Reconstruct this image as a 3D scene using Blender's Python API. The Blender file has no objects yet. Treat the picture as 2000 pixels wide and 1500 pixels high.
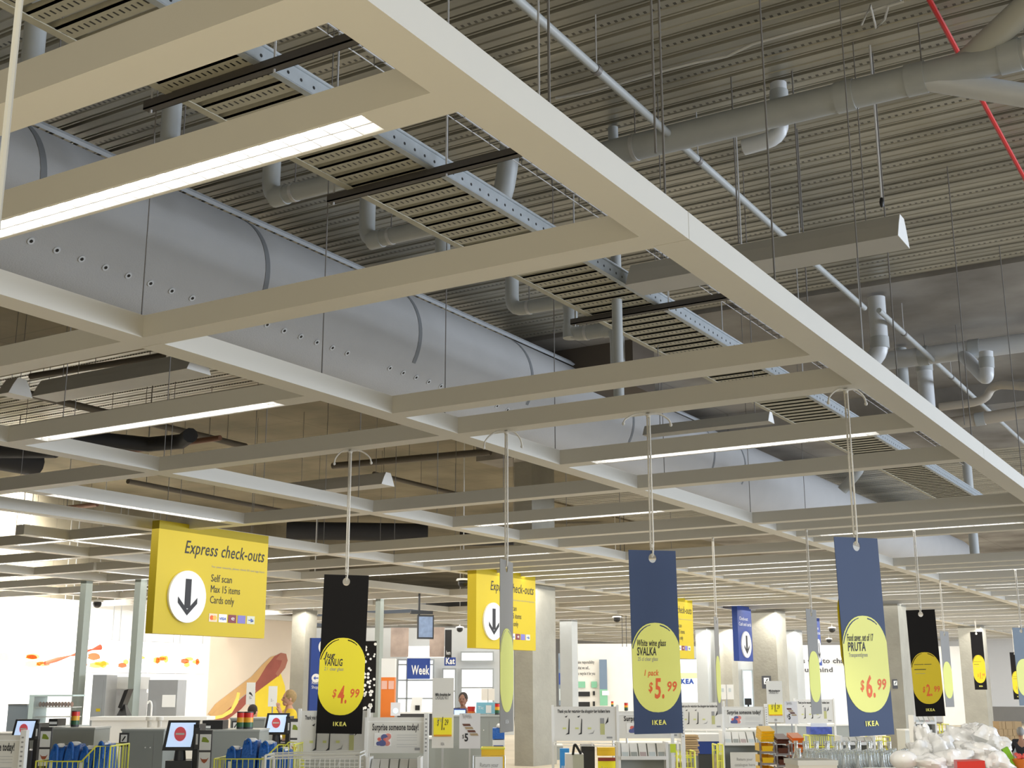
import bpy, bmesh, math, random
from mathutils import Vector, Matrix, noise as mnoise
C = bpy.context.scene.collection
scene = bpy.context.scene
random.seed(7)
PI = math.pi
# ------------------------------------------------------------------ camera
FPX, PITCH, ROLL, YAW = 2438.0, 0.23929, -0.0018, 0.5447
CAMZ = 1.6
cam_d = bpy.data.cameras.new('camera'); cam = bpy.data.objects.new('camera', cam_d); C.objects.link(cam)
cam_d.sensor_width = 36; cam_d.lens = 36*FPX/2000; cam_d.clip_end = 300
cam.matrix_world = (Matrix.Translation((0, 0, CAMZ)) @ Matrix.Rotation(YAW, 4, 'Z') @
                    Matrix.Rotation(PI/2+PITCH, 4, 'X') @ Matrix.Rotation(ROLL, 4, 'Z'))
scene.camera = cam
M3 = cam.matrix_world.to_3x3()
CR, CU, CF = M3.col[0].copy(), M3.col[1].copy(), -M3.col[2].copy()
HF = Vector((-math.sin(YAW), math.cos(YAW), 0))
HR = Vector((math.cos(YAW), math.sin(YAW), 0))
# ------------------------------------------------------------------ world, sun-less interior light
w = bpy.data.worlds.new('world'); scene.world = w; w.use_nodes = True
w.node_tree.nodes['Background'].inputs[0].default_value = (0.86, 0.93, 1.0, 1)
w.node_tree.nodes['Background'].inputs[1].default_value = 0.16
scene.view_settings.view_transform = 'Standard'; scene.view_settings.look = 'None'
scene.view_settings.gamma = 1; scene.view_settings.use_curve_mapping = False
scene.view_settings.exposure = 0.0
def area(name, loc, direction, sx, sy, power, col=(1, 1, 1)):
    l = bpy.data.lights.new(name, 'AREA'); l.shape = 'RECTANGLE'; l.size = sx; l.size_y = sy
    l.energy = power; l.color = col
    o = bpy.data.objects.new(name, l); C.objects.link(o); o.location = loc
    o.rotation_euler = Vector(direction).to_track_quat('-Z', 'Y').to_euler()
    return o
TUBE = 6.5          # emission of the fluorescent tubes
# added cool fill light, unseen at right, for the right-hand beam sides
area('cool_side_fill', (22, 30, 2.5), (-1, 0.0, 0.10), 46, 4.5, 11500, (0.78, 0.87, 1.0))
area('floor_bounce_fill', (2, -4, 3.6), (0, 0, -1), 18, 12, 1900, (1.0, 0.96, 0.80))  # added fill behind the viewer, bounced off the floor onto beam undersides
area('checkout_lamps', (-14, 22, 3.75), (0, 0, -1), 16, 22, 1500, (1.0, 0.96, 0.87))
area('store_lamps_far', (-18, 46, 3.75), (0, 0, -1), 28, 24, 4000, (1.0, 0.97, 0.90))
area('cafe_lamps', (-26.0, 21.5, 3.6), (-0.85, 0, -0.6), 0.5, 9, 900, (1.0, 0.98, 0.95))
area('mural_lamps', (-25.6, 28.5, 3.6), (-0.9, 0, -0.7), 0.3, 4, 120, (1.0, 0.93, 0.82))

# ------------------------------------------------------------------ pixel helpers (photo frame 2000 x 1500)
def ray(px, py): return CF*FPX + CR*(px-1000) - CU*(py-750)
def at_z(px, py, z):
    d = ray(px, py); return Vector((0, 0, CAMZ)) + d*((z-CAMZ)/d.z)
def at_x(px, py, x):
    d = ray(px, py); return Vector((0, 0, CAMZ)) + d*(x/d.x)
def at_y(px, py, y):
    d = ray(px, py); return Vector((0, 0, CAMZ)) + d*(y/d.y)
def at_d(px, py, dist):
    d = ray(px, py); return Vector((0, 0, CAMZ)) + d*(dist/d.dot(HF))
def topz(x, y):
    """underside of the roof above a spot"""
    if x > -15 and y < 16.5 or (-26 < x < -15 and 13.6 < y < 17.6) or (-18 < x < 4 and 30 < y < 40): return 7.0
    return 6.95
def z_over(x, y, py):
    """height of the point above ground spot (x, y) that the photo shows in row py"""
    lo, hi = -5.0, 30.0
    for _ in range(50):
        m = (lo+hi)/2; v = Vector((x, y, m-CAMZ))
        r = 750-FPX*v.dot(CU)/v.dot(CF)
        if r > py: lo = m
        else: hi = m
    return (lo+hi)/2
# ------------------------------------------------------------------ materials
MATS = {}
def mat(name, col, rough=0.6, metal=0.0, var=0.06, scale=3.0, bump=0.0, emit=0.0, trans=0.0, alpha=1.0, stretch=None, bscale=None):
    if name in MATS: return MATS[name]
    m = bpy.data.materials.new(name); m.use_nodes = True; nt = m.node_tree; b = nt.nodes['Principled BSDF']
    b.inputs['Roughness'].default_value = rough; b.inputs['Metallic'].default_value = metal
    c4 = (*col, 1)
    tc = nt.nodes.new('ShaderNodeTexCoord'); n = nt.nodes.new('ShaderNodeTexNoise')
    n.inputs['Scale'].default_value = scale; n.inputs['Detail'].default_value = 4
    mp = nt.nodes.new('ShaderNodeMapping'); nt.links.new(tc.outputs['Object'], mp.inputs[0]); nt.links.new(mp.outputs[0], n.inputs['Vector'])
    if stretch: mp.inputs['Scale'].default_value = stretch
    mx = nt.nodes.new('ShaderNodeMixRGB'); mx.blend_type = 'MIX'
    mx.inputs[1].default_value = tuple(max(0, c*(1-var)) for c in col)+(1,)
    mx.inputs[2].default_value = tuple(min(1, c*(1+var)) for c in col)+(1,)
    nt.links.new(n.outputs['Fac'], mx.inputs[0]); nt.links.new(mx.outputs[0], b.inputs['Base Color'])
    if bump:
        n2 = nt.nodes.new('ShaderNodeTexNoise'); n2.inputs['Scale'].default_value = bscale or scale*6
        nt.links.new(mp.outputs[0], n2.inputs['Vector'])
        bp = nt.nodes.new('ShaderNodeBump'); bp.inputs['Strength'].default_value = bump; bp.inputs['Distance'].default_value = 0.02
        nt.links.new(n2.outputs['Fac'], bp.inputs['Height']); nt.links.new(bp.outputs[0], b.inputs['Normal'])
    if emit:
        b.inputs['Emission Color'].default_value = c4; b.inputs['Emission Strength'].default_value = emit
    if trans: b.inputs['Transmission Weight'].default_value = trans; b.inputs['IOR'].default_value = 1.45
    if alpha < 1: b.inputs['Alpha'].default_value = alpha
    MATS[name] = m; return m
WHITE = mat('painted_steel_white', (0.70, 0.68, 0.62), 0.45, var=0.015)
LOUV = mat('white_louver', (0.80, 0.80, 0.80), 0.25, var=0.01)
GALV = mat('galvanised_steel', (0.46, 0.50, 0.53), 0.42, 0.55, 0.15, 12)
GALVW = mat('galvanised_tray', (0.46, 0.44, 0.35), 0.5, 0.1, 0.12, 10)
STRUT = mat('dark_strut', (0.11, 0.10, 0.09), 0.5, 0.4)
PVC = mat('grey_pvc', (0.44, 0.46, 0.46), 0.45, var=0.10, scale=5)
PVCL = mat('light_grey_pvc', (0.62, 0.64, 0.66), 0.35, var=0.06, scale=5)
WIRE = mat('steel_wire', (0.22, 0.21, 0.20), 0.5, 0.3)
WIREL = mat('bright_wire', (0.60, 0.60, 0.60), 0.4, 0.4)
ROPE = mat('cotton_rope', (0.80, 0.77, 0.70), 0.9, var=0.15, scale=60, bump=0.5)
FABRIC = mat('duct_fabric', (0.45, 0.45, 0.45), 0.85, var=0.07, scale=1.5, bump=0.15, bscale=60)
BLACK = mat('black_plastic', (0.012, 0.012, 0.013), 0.4)
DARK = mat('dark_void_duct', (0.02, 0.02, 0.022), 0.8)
CONC = mat('concrete_column', (0.31, 0.30, 0.255), 0.85, var=0.22, scale=2.2, bump=0.3)
CHAR = mat('charcoal_plastic', (0.05, 0.05, 0.055), 0.45)
YEL = mat('sign_yellow', (0.56, 0.42, 0.0), 0.5, var=0.02)
YELB = mat('price_yellow', (0.92, 0.80, 0.02), 0.55, var=0.02)
YELP = mat('price_pale_yellow', (0.78, 0.78, 0.20), 0.55, var=0.03)
YELO = mat('price_deep_yellow', (0.72, 0.54, 0.01), 0.55, var=0.03)
NAVY = mat('banner_navy', (0.036, 0.06, 0.135), 0.65, var=0.06)
BLK = mat('banner_black', (0.006, 0.005, 0.005), 0.75, var=0.06); BLK.node_tree.nodes['Principled BSDF'].inputs['Specular IOR Level'].default_value = 0.25
SHEENB = mat('banner_sheen_grey', (0.25, 0.24, 0.22), 0.4, var=0.06)  # glancing sheen of edge-on banners put into the base colour
BLUE = mat('sign_blue', (0.018, 0.055, 0.28), 0.45, var=0.05)
BAG = mat('bag_blue', (0.02, 0.14, 0.52), 0.35, var=0.2, scale=9, bump=0.5)
INK = mat('ink_black', (0.02, 0.02, 0.025), 0.6)
INKG = mat('ink_grey', (0.30, 0.30, 0.30), 0.7)
INKR = mat('ink_red_orange', (0.80, 0.13, 0.03), 0.6)
INKY = mat('ink_yellow', (0.90, 0.85, 0.20), 0.6)
INKB = mat('ink_blue', (0.04, 0.10, 0.45), 0.6)
PAPER = mat('white_card', (0.72, 0.71, 0.67), 0.6, var=0.02)
PAPERW = mat('bright_white_card', (0.85, 0.85, 0.83), 0.5, var=0.02)
WPL = mat('white_plastic', (0.82, 0.82, 0.80), 0.35, var=0.02)
WWIRE = mat('white_wire', (0.80, 0.79, 0.74), 0.4)
YWIRE = mat('yellow_wire', (0.80, 0.78, 0.08), 0.4)
CAB = mat('grey_cabinet', (0.30, 0.32, 0.30), 0.5, var=0.05)
POST = mat('grey_green_post', (0.33, 0.37, 0.34), 0.5, var=0.04)
STEEL = mat('stainless', (0.50, 0.51, 0.52), 0.3, 0.6, 0.06, 6)
SCREEN = mat('screen_blue', (0.52, 0.68, 0.95), 0.3, emit=0.75)
STOPR = mat('stop_sign_red', (0.75, 0.10, 0.12), 0.5, emit=0.25)
RED = mat('red_plastic', (0.70, 0.03, 0.02), 0.35)
ORNG = mat('orange_plastic', (0.85, 0.22, 0.03), 0.4)
AMBER = mat('amber_lens', (0.85, 0.42, 0.03), 0.35)
GREEN = mat('dark_green_lens', (0.03, 0.12, 0.05), 0.35)
BROWN = mat('brown_plastic', (0.11, 0.035, 0.02), 0.4)
YPL = mat('yellow_plastic', (0.90, 0.55, 0.02), 0.4)
CARD = mat('cardboard', (0.55, 0.38, 0.20), 0.8, var=0.1)
GLASS = mat('clear_glass', (0.93, 0.96, 0.95), 0.04, trans=0.92)
SKIN = mat('skin', (0.55, 0.30, 0.20), 0.6); SKIND = mat('skin_deep', (0.28, 0.14, 0.09), 0.6)
BLOND = mat('blonde_hair', (0.42, 0.28, 0.12), 0.7, var=0.3, scale=40, bump=0.6)
HAIRD = mat('dark_hair', (0.03, 0.018, 0.012), 0.6, var=0.3, scale=40, bump=0.6)
SHIRTY = mat('yellow_shirt', (0.80, 0.55, 0.03), 0.8); SHIRTD = mat('dark_shirt', (0.03, 0.03, 0.04), 0.8)
TUBEM = mat('lit_tube', (1.0, 0.99, 0.96), 0.5, emit=TUBE)
SAUS = mat('sausage_print', (0.30, 0.075, 0.05), 0.7, var=0.25, scale=2.5)
BUN = mat('bun_print', (0.55, 0.33, 0.13), 0.7, var=0.15, scale=2)
MUST = mat('mustard_print', (0.90, 0.62, 0.12), 0.7)
LEAFG = mat('soft_green_print', (0.22, 0.50, 0.32), 0.6)
PINK = mat('pink_print', (0.70, 0.25, 0.22), 0.6, var=0.4, scale=30)

def deck_material():
    m = bpy.data.materials.new('ribbed_steel_deck'); m.use_nodes = True; nt = m.node_tree; b = nt.nodes['Principled BSDF']
    N = nt.nodes.new; L = nt.links.new
    tc = N('ShaderNodeTexCoord'); sp = N('ShaderNodeSeparateXYZ'); L(tc.outputs['Object'], sp.inputs[0])
    def math_(op, a, bb=None):
        n = N('ShaderNodeMath'); n.operation = op
        if isinstance(a, (int, float)): n.inputs[0].default_value = a
        else: L(a, n.inputs[0])
        if bb is not None:
            if isinstance(bb, (int, float)): n.inputs[1].default_value = bb
            else: L(bb, n.inputs[1])
        return n.outputs[0]
    fx = math_('FRACT', math_('MULTIPLY', sp.outputs['X'], 15.0)); dx = math_('LESS_THAN', fx, 0.40)
    fy = math_('FRACT', math_('MULTIPLY', sp.outputs['Y'], 1/0.60)); dy = math_('LESS_THAN', math_('ABSOLUTE', math_('SUBTRACT', fy, 0.14)), 0.035)
    hole = math_('MULTIPLY', dx, dy)
    mp = N('ShaderNodeMapping'); mp.inputs['Scale'].default_value = (0.18, 1.4, 1); L(tc.outputs['Object'], mp.inputs[0])
    n1 = N('ShaderNodeTexNoise'); n1.inputs['Scale'].default_value = 1.6; n1.inputs['Detail'].default_value = 6; L(mp.outputs[0], n1.inputs[0])
    r = N('ShaderNodeValToRGB'); r.color_ramp.elements[0].position = 0.3; r.color_ramp.elements[1].position = 0.7
    r.color_ramp.elements[0].color = (0.26, 0.25, 0.21, 1); r.color_ramp.elements[1].color = (0.46, 0.44, 0.37, 1); L(n1.outputs['Fac'], r.inputs[0])
    mx = N('ShaderNodeMixRGB'); L(hole, mx.inputs[0]); L(r.outputs[0], mx.inputs[1]); mx.inputs[2].default_value = (0.09, 0.085, 0.07, 1)
    L(mx.outputs[0], b.inputs['Base Color']); b.inputs['Metallic'].default_value = 0.35; b.inputs['Roughness'].default_value = 0.36
    return m
DECK = deck_material()
def slab_material(name, ca, cb, bx, by):
    m = bpy.data.materials.new(name); m.use_nodes = True; nt = m.node_tree; b = nt.nodes['Principled BSDF']
    N = nt.nodes.new; L = nt.links.new; tc = N('ShaderNodeTexCoord')
    n1 = N('ShaderNodeTexNoise'); n1.inputs['Scale'].default_value = 0.6; n1.inputs['Detail'].default_value = 7; L(tc.outputs['Object'], n1.inputs[0])
    r = N('ShaderNodeValToRGB'); r.color_ramp.elements[0].position = 0.33; r.color_ramp.elements[1].position = 0.68
    r.color_ramp.elements[0].color = (*ca, 1); r.color_ramp.elements[1].color = (*cb, 1); L(n1.outputs['Fac'], r.inputs[0])
    br = N('ShaderNodeTexBrick'); br.inputs['Scale'].default_value = 1.0; br.inputs['Mortar Size'].default_value = 0.02
    br.inputs['Brick Width'].default_value = bx; br.inputs['Row Height'].default_value = by; br.offset = 0
    br.inputs['Color1'].default_value = br.inputs['Color2'].default_value = (1, 1, 1, 1); br.inputs['Mortar'].default_value = (0.82, 0.82, 0.82, 1)
    L(tc.outputs['Object'], br.inputs['Vector'])
    mx = N('ShaderNodeMixRGB'); mx.blend_type = 'MULTIPLY'; mx.inputs[0].default_value = 1; L(r.outputs[0], mx.inputs[1]); L(br.outputs[0], mx.inputs[2])
    L(mx.outputs[0], b.inputs['Base Color']); b.inputs['Roughness'].default_value = 0.85
    return m
SLAB = slab_material('board_marked_concrete', (0.15, 0.13, 0.085), (0.27, 0.235, 0.16), 2.4, 1.2)
SLABG = slab_material('grey_concrete', (0.17, 0.155, 0.135), (0.38, 0.36, 0.33), 9.0, 5.0)
FLOOR = slab_material('pale_floor_tiles', (0.50, 0.44, 0.34), (0.58, 0.51, 0.40), 0.6, 0.6)

# ------------------------------------------------------------------ mesh builder
class MB:
    def __init__(s, ox=0, oy=0, oz=0): s.v = []; s.f = []; s.m = []; s.o = Vector((ox, oy, oz))
    def add(s, vs, fs, mi=0):
        k = len(s.v); s.v += [Vector(v)-s.o for v in vs]; s.f += [[k+i for i in f] for f in fs]; s.m += [mi]*len(fs); return s
    def box(s, x0, x1, y0, y1, z0, z1, mi=0):
        return s.add([(x0,y0,z0),(x1,y0,z0),(x1,y1,z0),(x0,y1,z0),(x0,y0,z1),(x1,y0,z1),(x1,y1,z1),(x0,y1,z1)],
                     [(0,3,2,1),(4,5,6,7),(0,1,5,4),(1,2,6,5),(2,3,7,6),(3,0,4,7)], mi)
    def hexa(s, p, mi=0): return s.add(p, [(0,3,2,1),(4,5,6,7),(0,1,5,4),(1,2,6,5),(2,3,7,6),(3,0,4,7)], mi)
    def tube(s, pts, r, n=8, mi=0, cap=True, closed=False):
        pts = [Vector(p) for p in pts]; N_ = len(pts); rs = r if isinstance(r, (list, tuple)) else [r]*N_
        rings = []; up = None
        for i, p in enumerate(pts):
            if closed: t = (pts[(i+1) % N_]-pts[i-1])
            else: t = (pts[min(i+1, N_-1)]-pts[max(i-1, 0)])
            t.normalize()
            if up is None:
                up = Vector((0, 0, 1)) if abs(t.z) < 0.9 else Vector((1, 0, 0))
            a = t.cross(up); a.normalize(); b = a.cross(t); b.normalize(); up = b
            rings.append([p + (a*math.cos(2*PI*j/n)+b*math.sin(2*PI*j/n))*rs[i] for j in range(n)])
        vs = [v for g in rings for v in g]; fs = []
        for i in range(N_ if closed else N_-1):
            i2 = (i+1) % N_
            for j in range(n): fs.append((i*n+j, i*n+(j+1) % n, i2*n+(j+1) % n, i2*n+j))
        if cap and not closed: fs.append(tuple(range(n))[::-1]); fs.append(tuple((N_-1)*n+j for j in range(n)))
        return s.add(vs, fs, mi)
    def cyl(s, a, b, r, n=12, mi=0): return s.tube([a, b], r, n, mi)
    def poly(s, pts, y0, y1, mi=0):
        """outline in local x,z, extruded from y0 to y1"""
        n = len(pts); vs = [(x, y0, z) for x, z in pts]+[(x, y1, z) for x, z in pts]
        fs = [tuple(range(n)), tuple(range(2*n-1, n-1, -1))]+[(i, n+i, n+(i+1) % n, (i+1) % n) for i in range(n)]
        return s.add(vs, fs, mi)
    def lathe(s, prof, cx=0, cy=0, n=14, mi=0):
        vs = []; fs = []
        for r, z in prof: vs += [(cx+r*math.cos(2*PI*j/n), cy+r*math.sin(2*PI*j/n), z) for j in range(n)]
        for i in range(len(prof)-1):
            for j in range(n): fs.append((i*n+j, i*n+(j+1) % n, (i+1)*n+(j+1) % n, (i+1)*n+j))
        fs.append(tuple(range(n))[::-1]); fs.append(tuple((len(prof)-1)*n+j for j in range(n)))
        return s.add(vs, fs, mi)
    def ell(s, c, r, n=16, mi=0, rz=0.0, tilt=0.0, power=1.0, lump=0.0, seed=0, crumple=0.0):
        c = Vector(c); rnd = random.Random(seed); ph = [rnd.uniform(0, 6.28) for _ in range(4)]
        R_ = Matrix.Rotation(rz, 3, 'Z') @ Matrix.Rotation(tilt, 3, 'Y'); vs = []; fs = []; m_ = n//2
        for i in range(m_+1):
            th = PI*i/m_
            for j in range(n):
                f = 2*PI*j/n
                k = 1+lump*(math.sin(3*f+ph[0]+2*th)*0.5+math.sin(2*th+ph[1])*math.cos(2*f+ph[2])*0.6)*math.sin(th)
                sx = math.copysign(abs(math.sin(th))**power, math.sin(th))
                if crumple:
                    q_ = Vector((math.sin(th)*math.cos(f), math.sin(th)*math.sin(f), math.cos(th)))
                    k += crumple*(mnoise.noise(q_*1.6+Vector((seed*3.1, 0, 0)))*1.2+abs(mnoise.noise(q_*4.5+Vector((seed*1.7, 5, 0))))*0.5)
                vs.append(c+R_ @ Vector((r[0]*sx*math.cos(f)*k, r[1]*sx*math.sin(f)*k, r[2]*math.cos(th)*k)))
        for i in range(m_):
            for j in range(n): fs.append((i*n+j, (i+1)*n+j, (i+1)*n+(j+1) % n, i*n+(j+1) % n))
        return s.add(vs, fs, mi)
    def build(s, name, mats, parent=None, loc=None, smooth=True, rotz=0):
        me = bpy.data.meshes.new(name); me.from_pydata([tuple(v) for v in s.v], [], s.f)
        mats = mats if isinstance(mats, (list, tuple)) else [mats]
        for q in mats: me.materials.append(q)
        for p, i in zip(me.polygons, s.m): p.material_index = i
        bm = bmesh.new(); bm.from_mesh(me); bmesh.ops.recalc_face_normals(bm, faces=bm.faces); bm.to_mesh(me); bm.free()
        if smooth:
            me.shade_smooth(); me.set_sharp_from_angle(angle=math.radians(38))
        o = bpy.data.objects.new(name, me); C.objects.link(o)
        if loc is not None: o.location = loc
        else: o.location = s.o
        o.rotation_euler.z = rotz
        if parent: o.parent = parent
        return o
def tag(o, label=None, cat=None, group=None, kind=None):
    if label: o['label'] = label
    if cat: o['category'] = cat
    if group: o['group'] = group
    if kind: o['kind'] = kind
    return o
def thing(name, label, cat, loc=(0, 0, 0), rotz=0, group=None):
    o = bpy.data.objects.new(name, None); C.objects.link(o); o.location = loc; o.rotation_euler = (0, 0, rotz)
    o.empty_display_size = 0.1
    return tag(o, label, cat, group)
def dup(root, loc, label=None, group=None, rotz=None):
    r = root.copy(); C.objects.link(r); r.location = loc
    if rotz is not None: r.rotation_euler.z = rotz
    if label: r['label'] = label
    if group: r['group'] = group
    for ch in list(root.children):
        c = ch.copy(); C.objects.link(c); c.parent = r
        for g in list(ch.children):
            d = g.copy(); C.objects.link(d); d.parent = c
    return r
def text(s, size, m, parent, x, z, y=-0.004, shear=0.0, bold=0.0, align='LEFT', width=None, name='lettering', rot=0, ysc=1.0, maxw=None):
    cu = bpy.data.curves.new(name, 'FONT'); cu.body = s; cu.size = size; cu.shear = shear; cu.offset = bold
    cu.align_x = align; cu.resolution_u = 2; cu.space_line = 1.05; cu.space_character = 1.28 if s == 'IKEA' else (1.06 if bold else 1.0)
    t = bpy.data.objects.new(name, cu); C.objects.link(t)
    bpy.context.view_layer.update()
    me = bpy.data.meshes.new_from_object(t.evaluated_get(bpy.context.evaluated_depsgraph_get()))
    bpy.data.objects.remove(t)
    xs = [v.co.x for v in me.vertices] or [0]
    k = 1.0
    if width and max(xs) > min(xs): k = width/(max(xs)-min(xs))
    if maxw and (max(xs)-min(xs))*k > maxw: k = maxw/(max(xs)-min(xs))
    cr, sr = math.cos(rot), math.sin(rot)
    for v in me.vertices:
        a, b_ = v.co.x*k, v.co.y*ysc
        v.co = Vector((a*cr-b_*sr, 0, a*sr+b_*cr))
    me.materials.clear(); me.materials.append(m)
    o = bpy.data.objects.new(name, me); C.objects.link(o); o.location = (x, y, z); o.parent = parent
    return o
# ------------------------------------------------------------------ shell of the building
def struct(o): o['kind'] = 'structure'; return o
struct(MB().box(-45, 16, -14, 76, -0.1, 0).build('floor', FLOOR))
# ribbed deck: ribs run along x
def deck(name, x0, x1, y0, y1, z):
    mb = MB(); prof = []
    y = y0; p = 0.30
    while y < y1:
        prof += [(y, 0.0), (y+0.10, 0.0), (y+0.106, 0.010), (y+0.124, 0.010), (y+0.13, 0.0), (y+0.21, 0.0), (y+0.218, 0.05), (y+0.236, 0.05), (y+0.244, 0.008), (y+0.262, 0.008), (y+0.27, 0.05), (y+0.292, 0.05)]
        y += p
    vs = []
    for a, b in prof: vs += [(x0, a, z+b), (x1, a, z+b)]
    fs = [(2*i, 2*i+1, 2*i+3, 2*i+2) for i in range(len(prof)-1)]
    mb.add(vs, fs); mb.box(x0, x1, y0, y1, z+0.075, z+0.12)
    return struct(mb.build(name, DECK, smooth=False))
ZD = 7.0
deck('ceiling', -15.0, 16, -3, 16.5, ZD)
deck('ceiling', -26, -15.0, 13.6, 17.6, ZD)
deck('ceiling', -18, 4, 30, 40, ZD)
struct(MB().box(-15.0, 16, 16.5, 30, ZD-0.05, ZD+0.2).build('ceiling', SLABG))
struct(MB().box(-45, -15.0, -3, 13.6, ZD-0.05, ZD+0.2).build('ceiling', SLAB))
struct(MB().box(-45, -15.0, 17.6, 30, ZD-0.05, ZD+0.2).build('ceiling', SLAB))
struct(MB().box(-45, -26, 13.6, 17.6, ZD-0.05, ZD+0.2).build('ceiling', SLAB))
struct(MB().box(-45, -18, 30, 76, ZD-0.05, ZD+0.2).build('ceiling', SLAB))
struct(MB().box(-18, 16, 40, 76, ZD-0.05, ZD+0.2).build('ceiling', SLABG))
# concrete downstand beams behind the deck edge
struct(MB().box(-10.6, -8.2, 17.2, 18.0, 6.2, ZD-0.05).build('trim_1', mat('brown_concrete', (0.10, 0.08, 0.06), 0.9)))
struct(MB().box(-15, 16, 23.2, 24.2, 6.55, ZD-0.05).build('trim_2', SLABG))
WALLW = mat('wall_white', (0.86, 0.86, 0.85), 0.8, var=0.01); WALLC = mat('wall_cream', (0.66, 0.56, 0.44), 0.8, var=0.02)
WALLG = mat('wall_grey', (0.42, 0.40, 0.37), 0.8, var=0.06)
XW = -28.4
yb = at_x(408, 1300, XW).y; ye = at_x(600, 1300, XW).y
struct(MB().box(XW-0.2, XW, 8, yb, 0, 4.0).build('wall_left', WALLW))
struct(MB().box(XW-0.19, XW, yb, ye, 0, 4.0).build('wall_cafe', WALLC))
struct(MB().box(XW-0.2, XW-0.05, 8, ye, 4.0, ZD-0.05).build('wall_upper', SLAB))
YB = 64.0
struct(MB().box(-45, -8.5, YB, YB+0.2, 0, 4.4).build('wall_back', WALLW))
struct(MB().box(-8.5, 16, YB, YB+0.2, 0, 4.4).build('wall_far_right', WALLG))
struct(MB().box(-45, 16, YB, YB+0.2, 4.4, ZD-0.05).build('wall_back_upper', SLABG))
# ------------------------------------------------------------------ suspended grid of white beams
ZG, BD, BW = 3.8, 0.148, 0.20
def gx(k): return -2.2*(1.098+1.694*k)
A_NAMES = ['outermost long white grid beam, nearest of the long beams, with a joint in its side',
           'second long white grid beam, running in front of the grey fabric duct',
           'third long white grid beam in from the open side of the grid',
           'fourth long white grid beam, the one the yellow express signs hang beside',
           'fifth long white grid beam, first one behind the yellow express signs',
           'sixth long white grid beam, over the checkout counters',
           'seventh long white grid beam, between the checkouts and the food counter',
           'innermost long white grid beam, above the front of the food counter']
A_START = [1.2, 2.2, 4.0, 6.0, 8.0, 9.5, 11, 12.5]
for k in range(8):
    x = gx(k) if k < 7 else gx(k)+0.24; y0 = A_START[k]; y1 = 63.9
    mb = MB(x, y0, ZG)
    joints = [5.55+7.3*i for i in range(8)]
    ys = [y0]+[j for j in joints if y0 < j < y1]+[y1]
    for a, b in zip(ys[:-1], ys[1:]): mb.box(x-BW/2, x+BW/2, a+(0.003 if a != y0 else 0), b-0.003, ZG, ZG+BD)
    mb.box(x-BW/2+0.006, x+BW/2-0.006, y0+0.01, y1-0.01, ZG+0.006, ZG+BD-0.006)
    tag(mb.build('grid_beam', WHITE, smooth=False), A_NAMES[k], 'ceiling beam', kind='thing')
LEN = 1.694*2.2-BW
def plain_beam(L_=LEN):
    mb = MB(); mb.box(-L_/2, L_/2, -BW/2+0.006, BW/2-0.006, 0, BD); return mb
def make_plain():
    return plain_beam().build('cross_beam', WHITE, smooth=False)
def make_lamp():
    """cross beam whose underside holds a recessed fluorescent fitting"""
    h = BW/2-0.006; Lh = LEN/2; a = 1.42; s = 0.078
    mb = MB()
    mb.box(-Lh, Lh, -h, h, 0.085, BD)
    mb.box(-Lh, Lh, -h, -s, 0, 0.085); mb.box(-Lh, Lh, s, h, 0, 0.085)
    mb.box(-Lh, -a, -s, s, 0, 0.085); mb.box(a, Lh, -s, s, 0, 0.085)
    o = mb.build('lamp_beam', WHITE, smooth=False)
    lv = MB()
    for sg in (-1, 1):
        lv.hexa([(-a, sg*s, 0.002), (a, sg*s, 0.002), (a, sg*(s-0.004), 0.002), (-a, sg*(s-0.004), 0.002),
                 (-a, sg*s, 0.083), (a, sg*s, 0.083), (a, sg*(s-0.03), 0.083), (-a, sg*(s-0.03), 0.083)])
    lv.box(-a, a, -0.003, 0.003, 0.002, 0.03)
    n = 26
    for i in range(n+1):
        x = -a+2*a*i/n; lv.box(x-0.002, x+0.002, -s+0.004, s-0.004, 0.004, 0.034)
    lv.build('louver', LOUV, o, smooth=False)
    for sg in (-1, 1):
        MB().tube([(-a+0.05, sg*0.034, 0.060), (a-0.05, sg*0.034, 0.060)], 0.013, 8).build('lamp_tube', TUBEM, o)
    return o
PLAIN, LAMP = make_plain(), make_lamp()
used = {'p': False, 'l': False}
CROSSES = []
def cross(k, u, lamp, label, group=None):
    CROSSES.append((gx(k+1), gx(k), 2.2*u))
    x = (gx(k)+gx(k+1))/2; y = 2.2*u
    key = 'l' if lamp else 'p'; src = LAMP if lamp else PLAIN
    if not used[key]:
        used[key] = True; src.location = (x, y, ZG); tag(src, label, 'ceiling beam', group, 'thing'); o = src
    else:
        o = dup(src, (x, y, ZG)); o['label'] = label; o['category'] = 'ceiling beam'
        if 'group' in o: del o['group']
        if group: o['group'] = group
    return o
S0 = [(1.30, 0, 'nearest plain white cross beam, cut by the upper left of the picture'),
      (1.66, 1, 'largest brightly lit white lamp beam with a glaring louvered strip, upper left'),
      (2.49, 0, 'first plain white cross beam beyond the biggest glaring lamp beam'),
      (3.71, 0, 'plain white cross beam just in front of the one the ropes are tied to'),
      (4.155, 0, 'plain white cross beam carrying the knotted ropes of the nearest price banners'),
      (5.00, 1, 'lamp beam with a thin lit strip, first one behind the rope-carrying cross beam'),
      (5.82, 0, 'plain white cross beam between the thin lit lamp beam and the denser rows'),
      (7.47, 0, 'first plain cross beam of the dense rows at the right edge of the photo'),
      (7.91, 0, 'second plain cross beam of the dense rows at the right edge'),
      (8.30, 1, 'lamp beam with a bright thin line, third of the dense rows at the right edge'),
      (8.67, 0, 'last cross beam of the dense rows before the grey duct shows again'),
      (10.79, 0, 'cross beam behind the second gap showing the grey duct at the right edge'),
      (11.21, 0, 'plain cross beam one row behind the second duct gap'),
      (11.62, 1, 'lamp beam two rows behind the second duct gap, with white ropes tied under it')]
for u, l, s in S0: cross(0, u, l, s)
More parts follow.
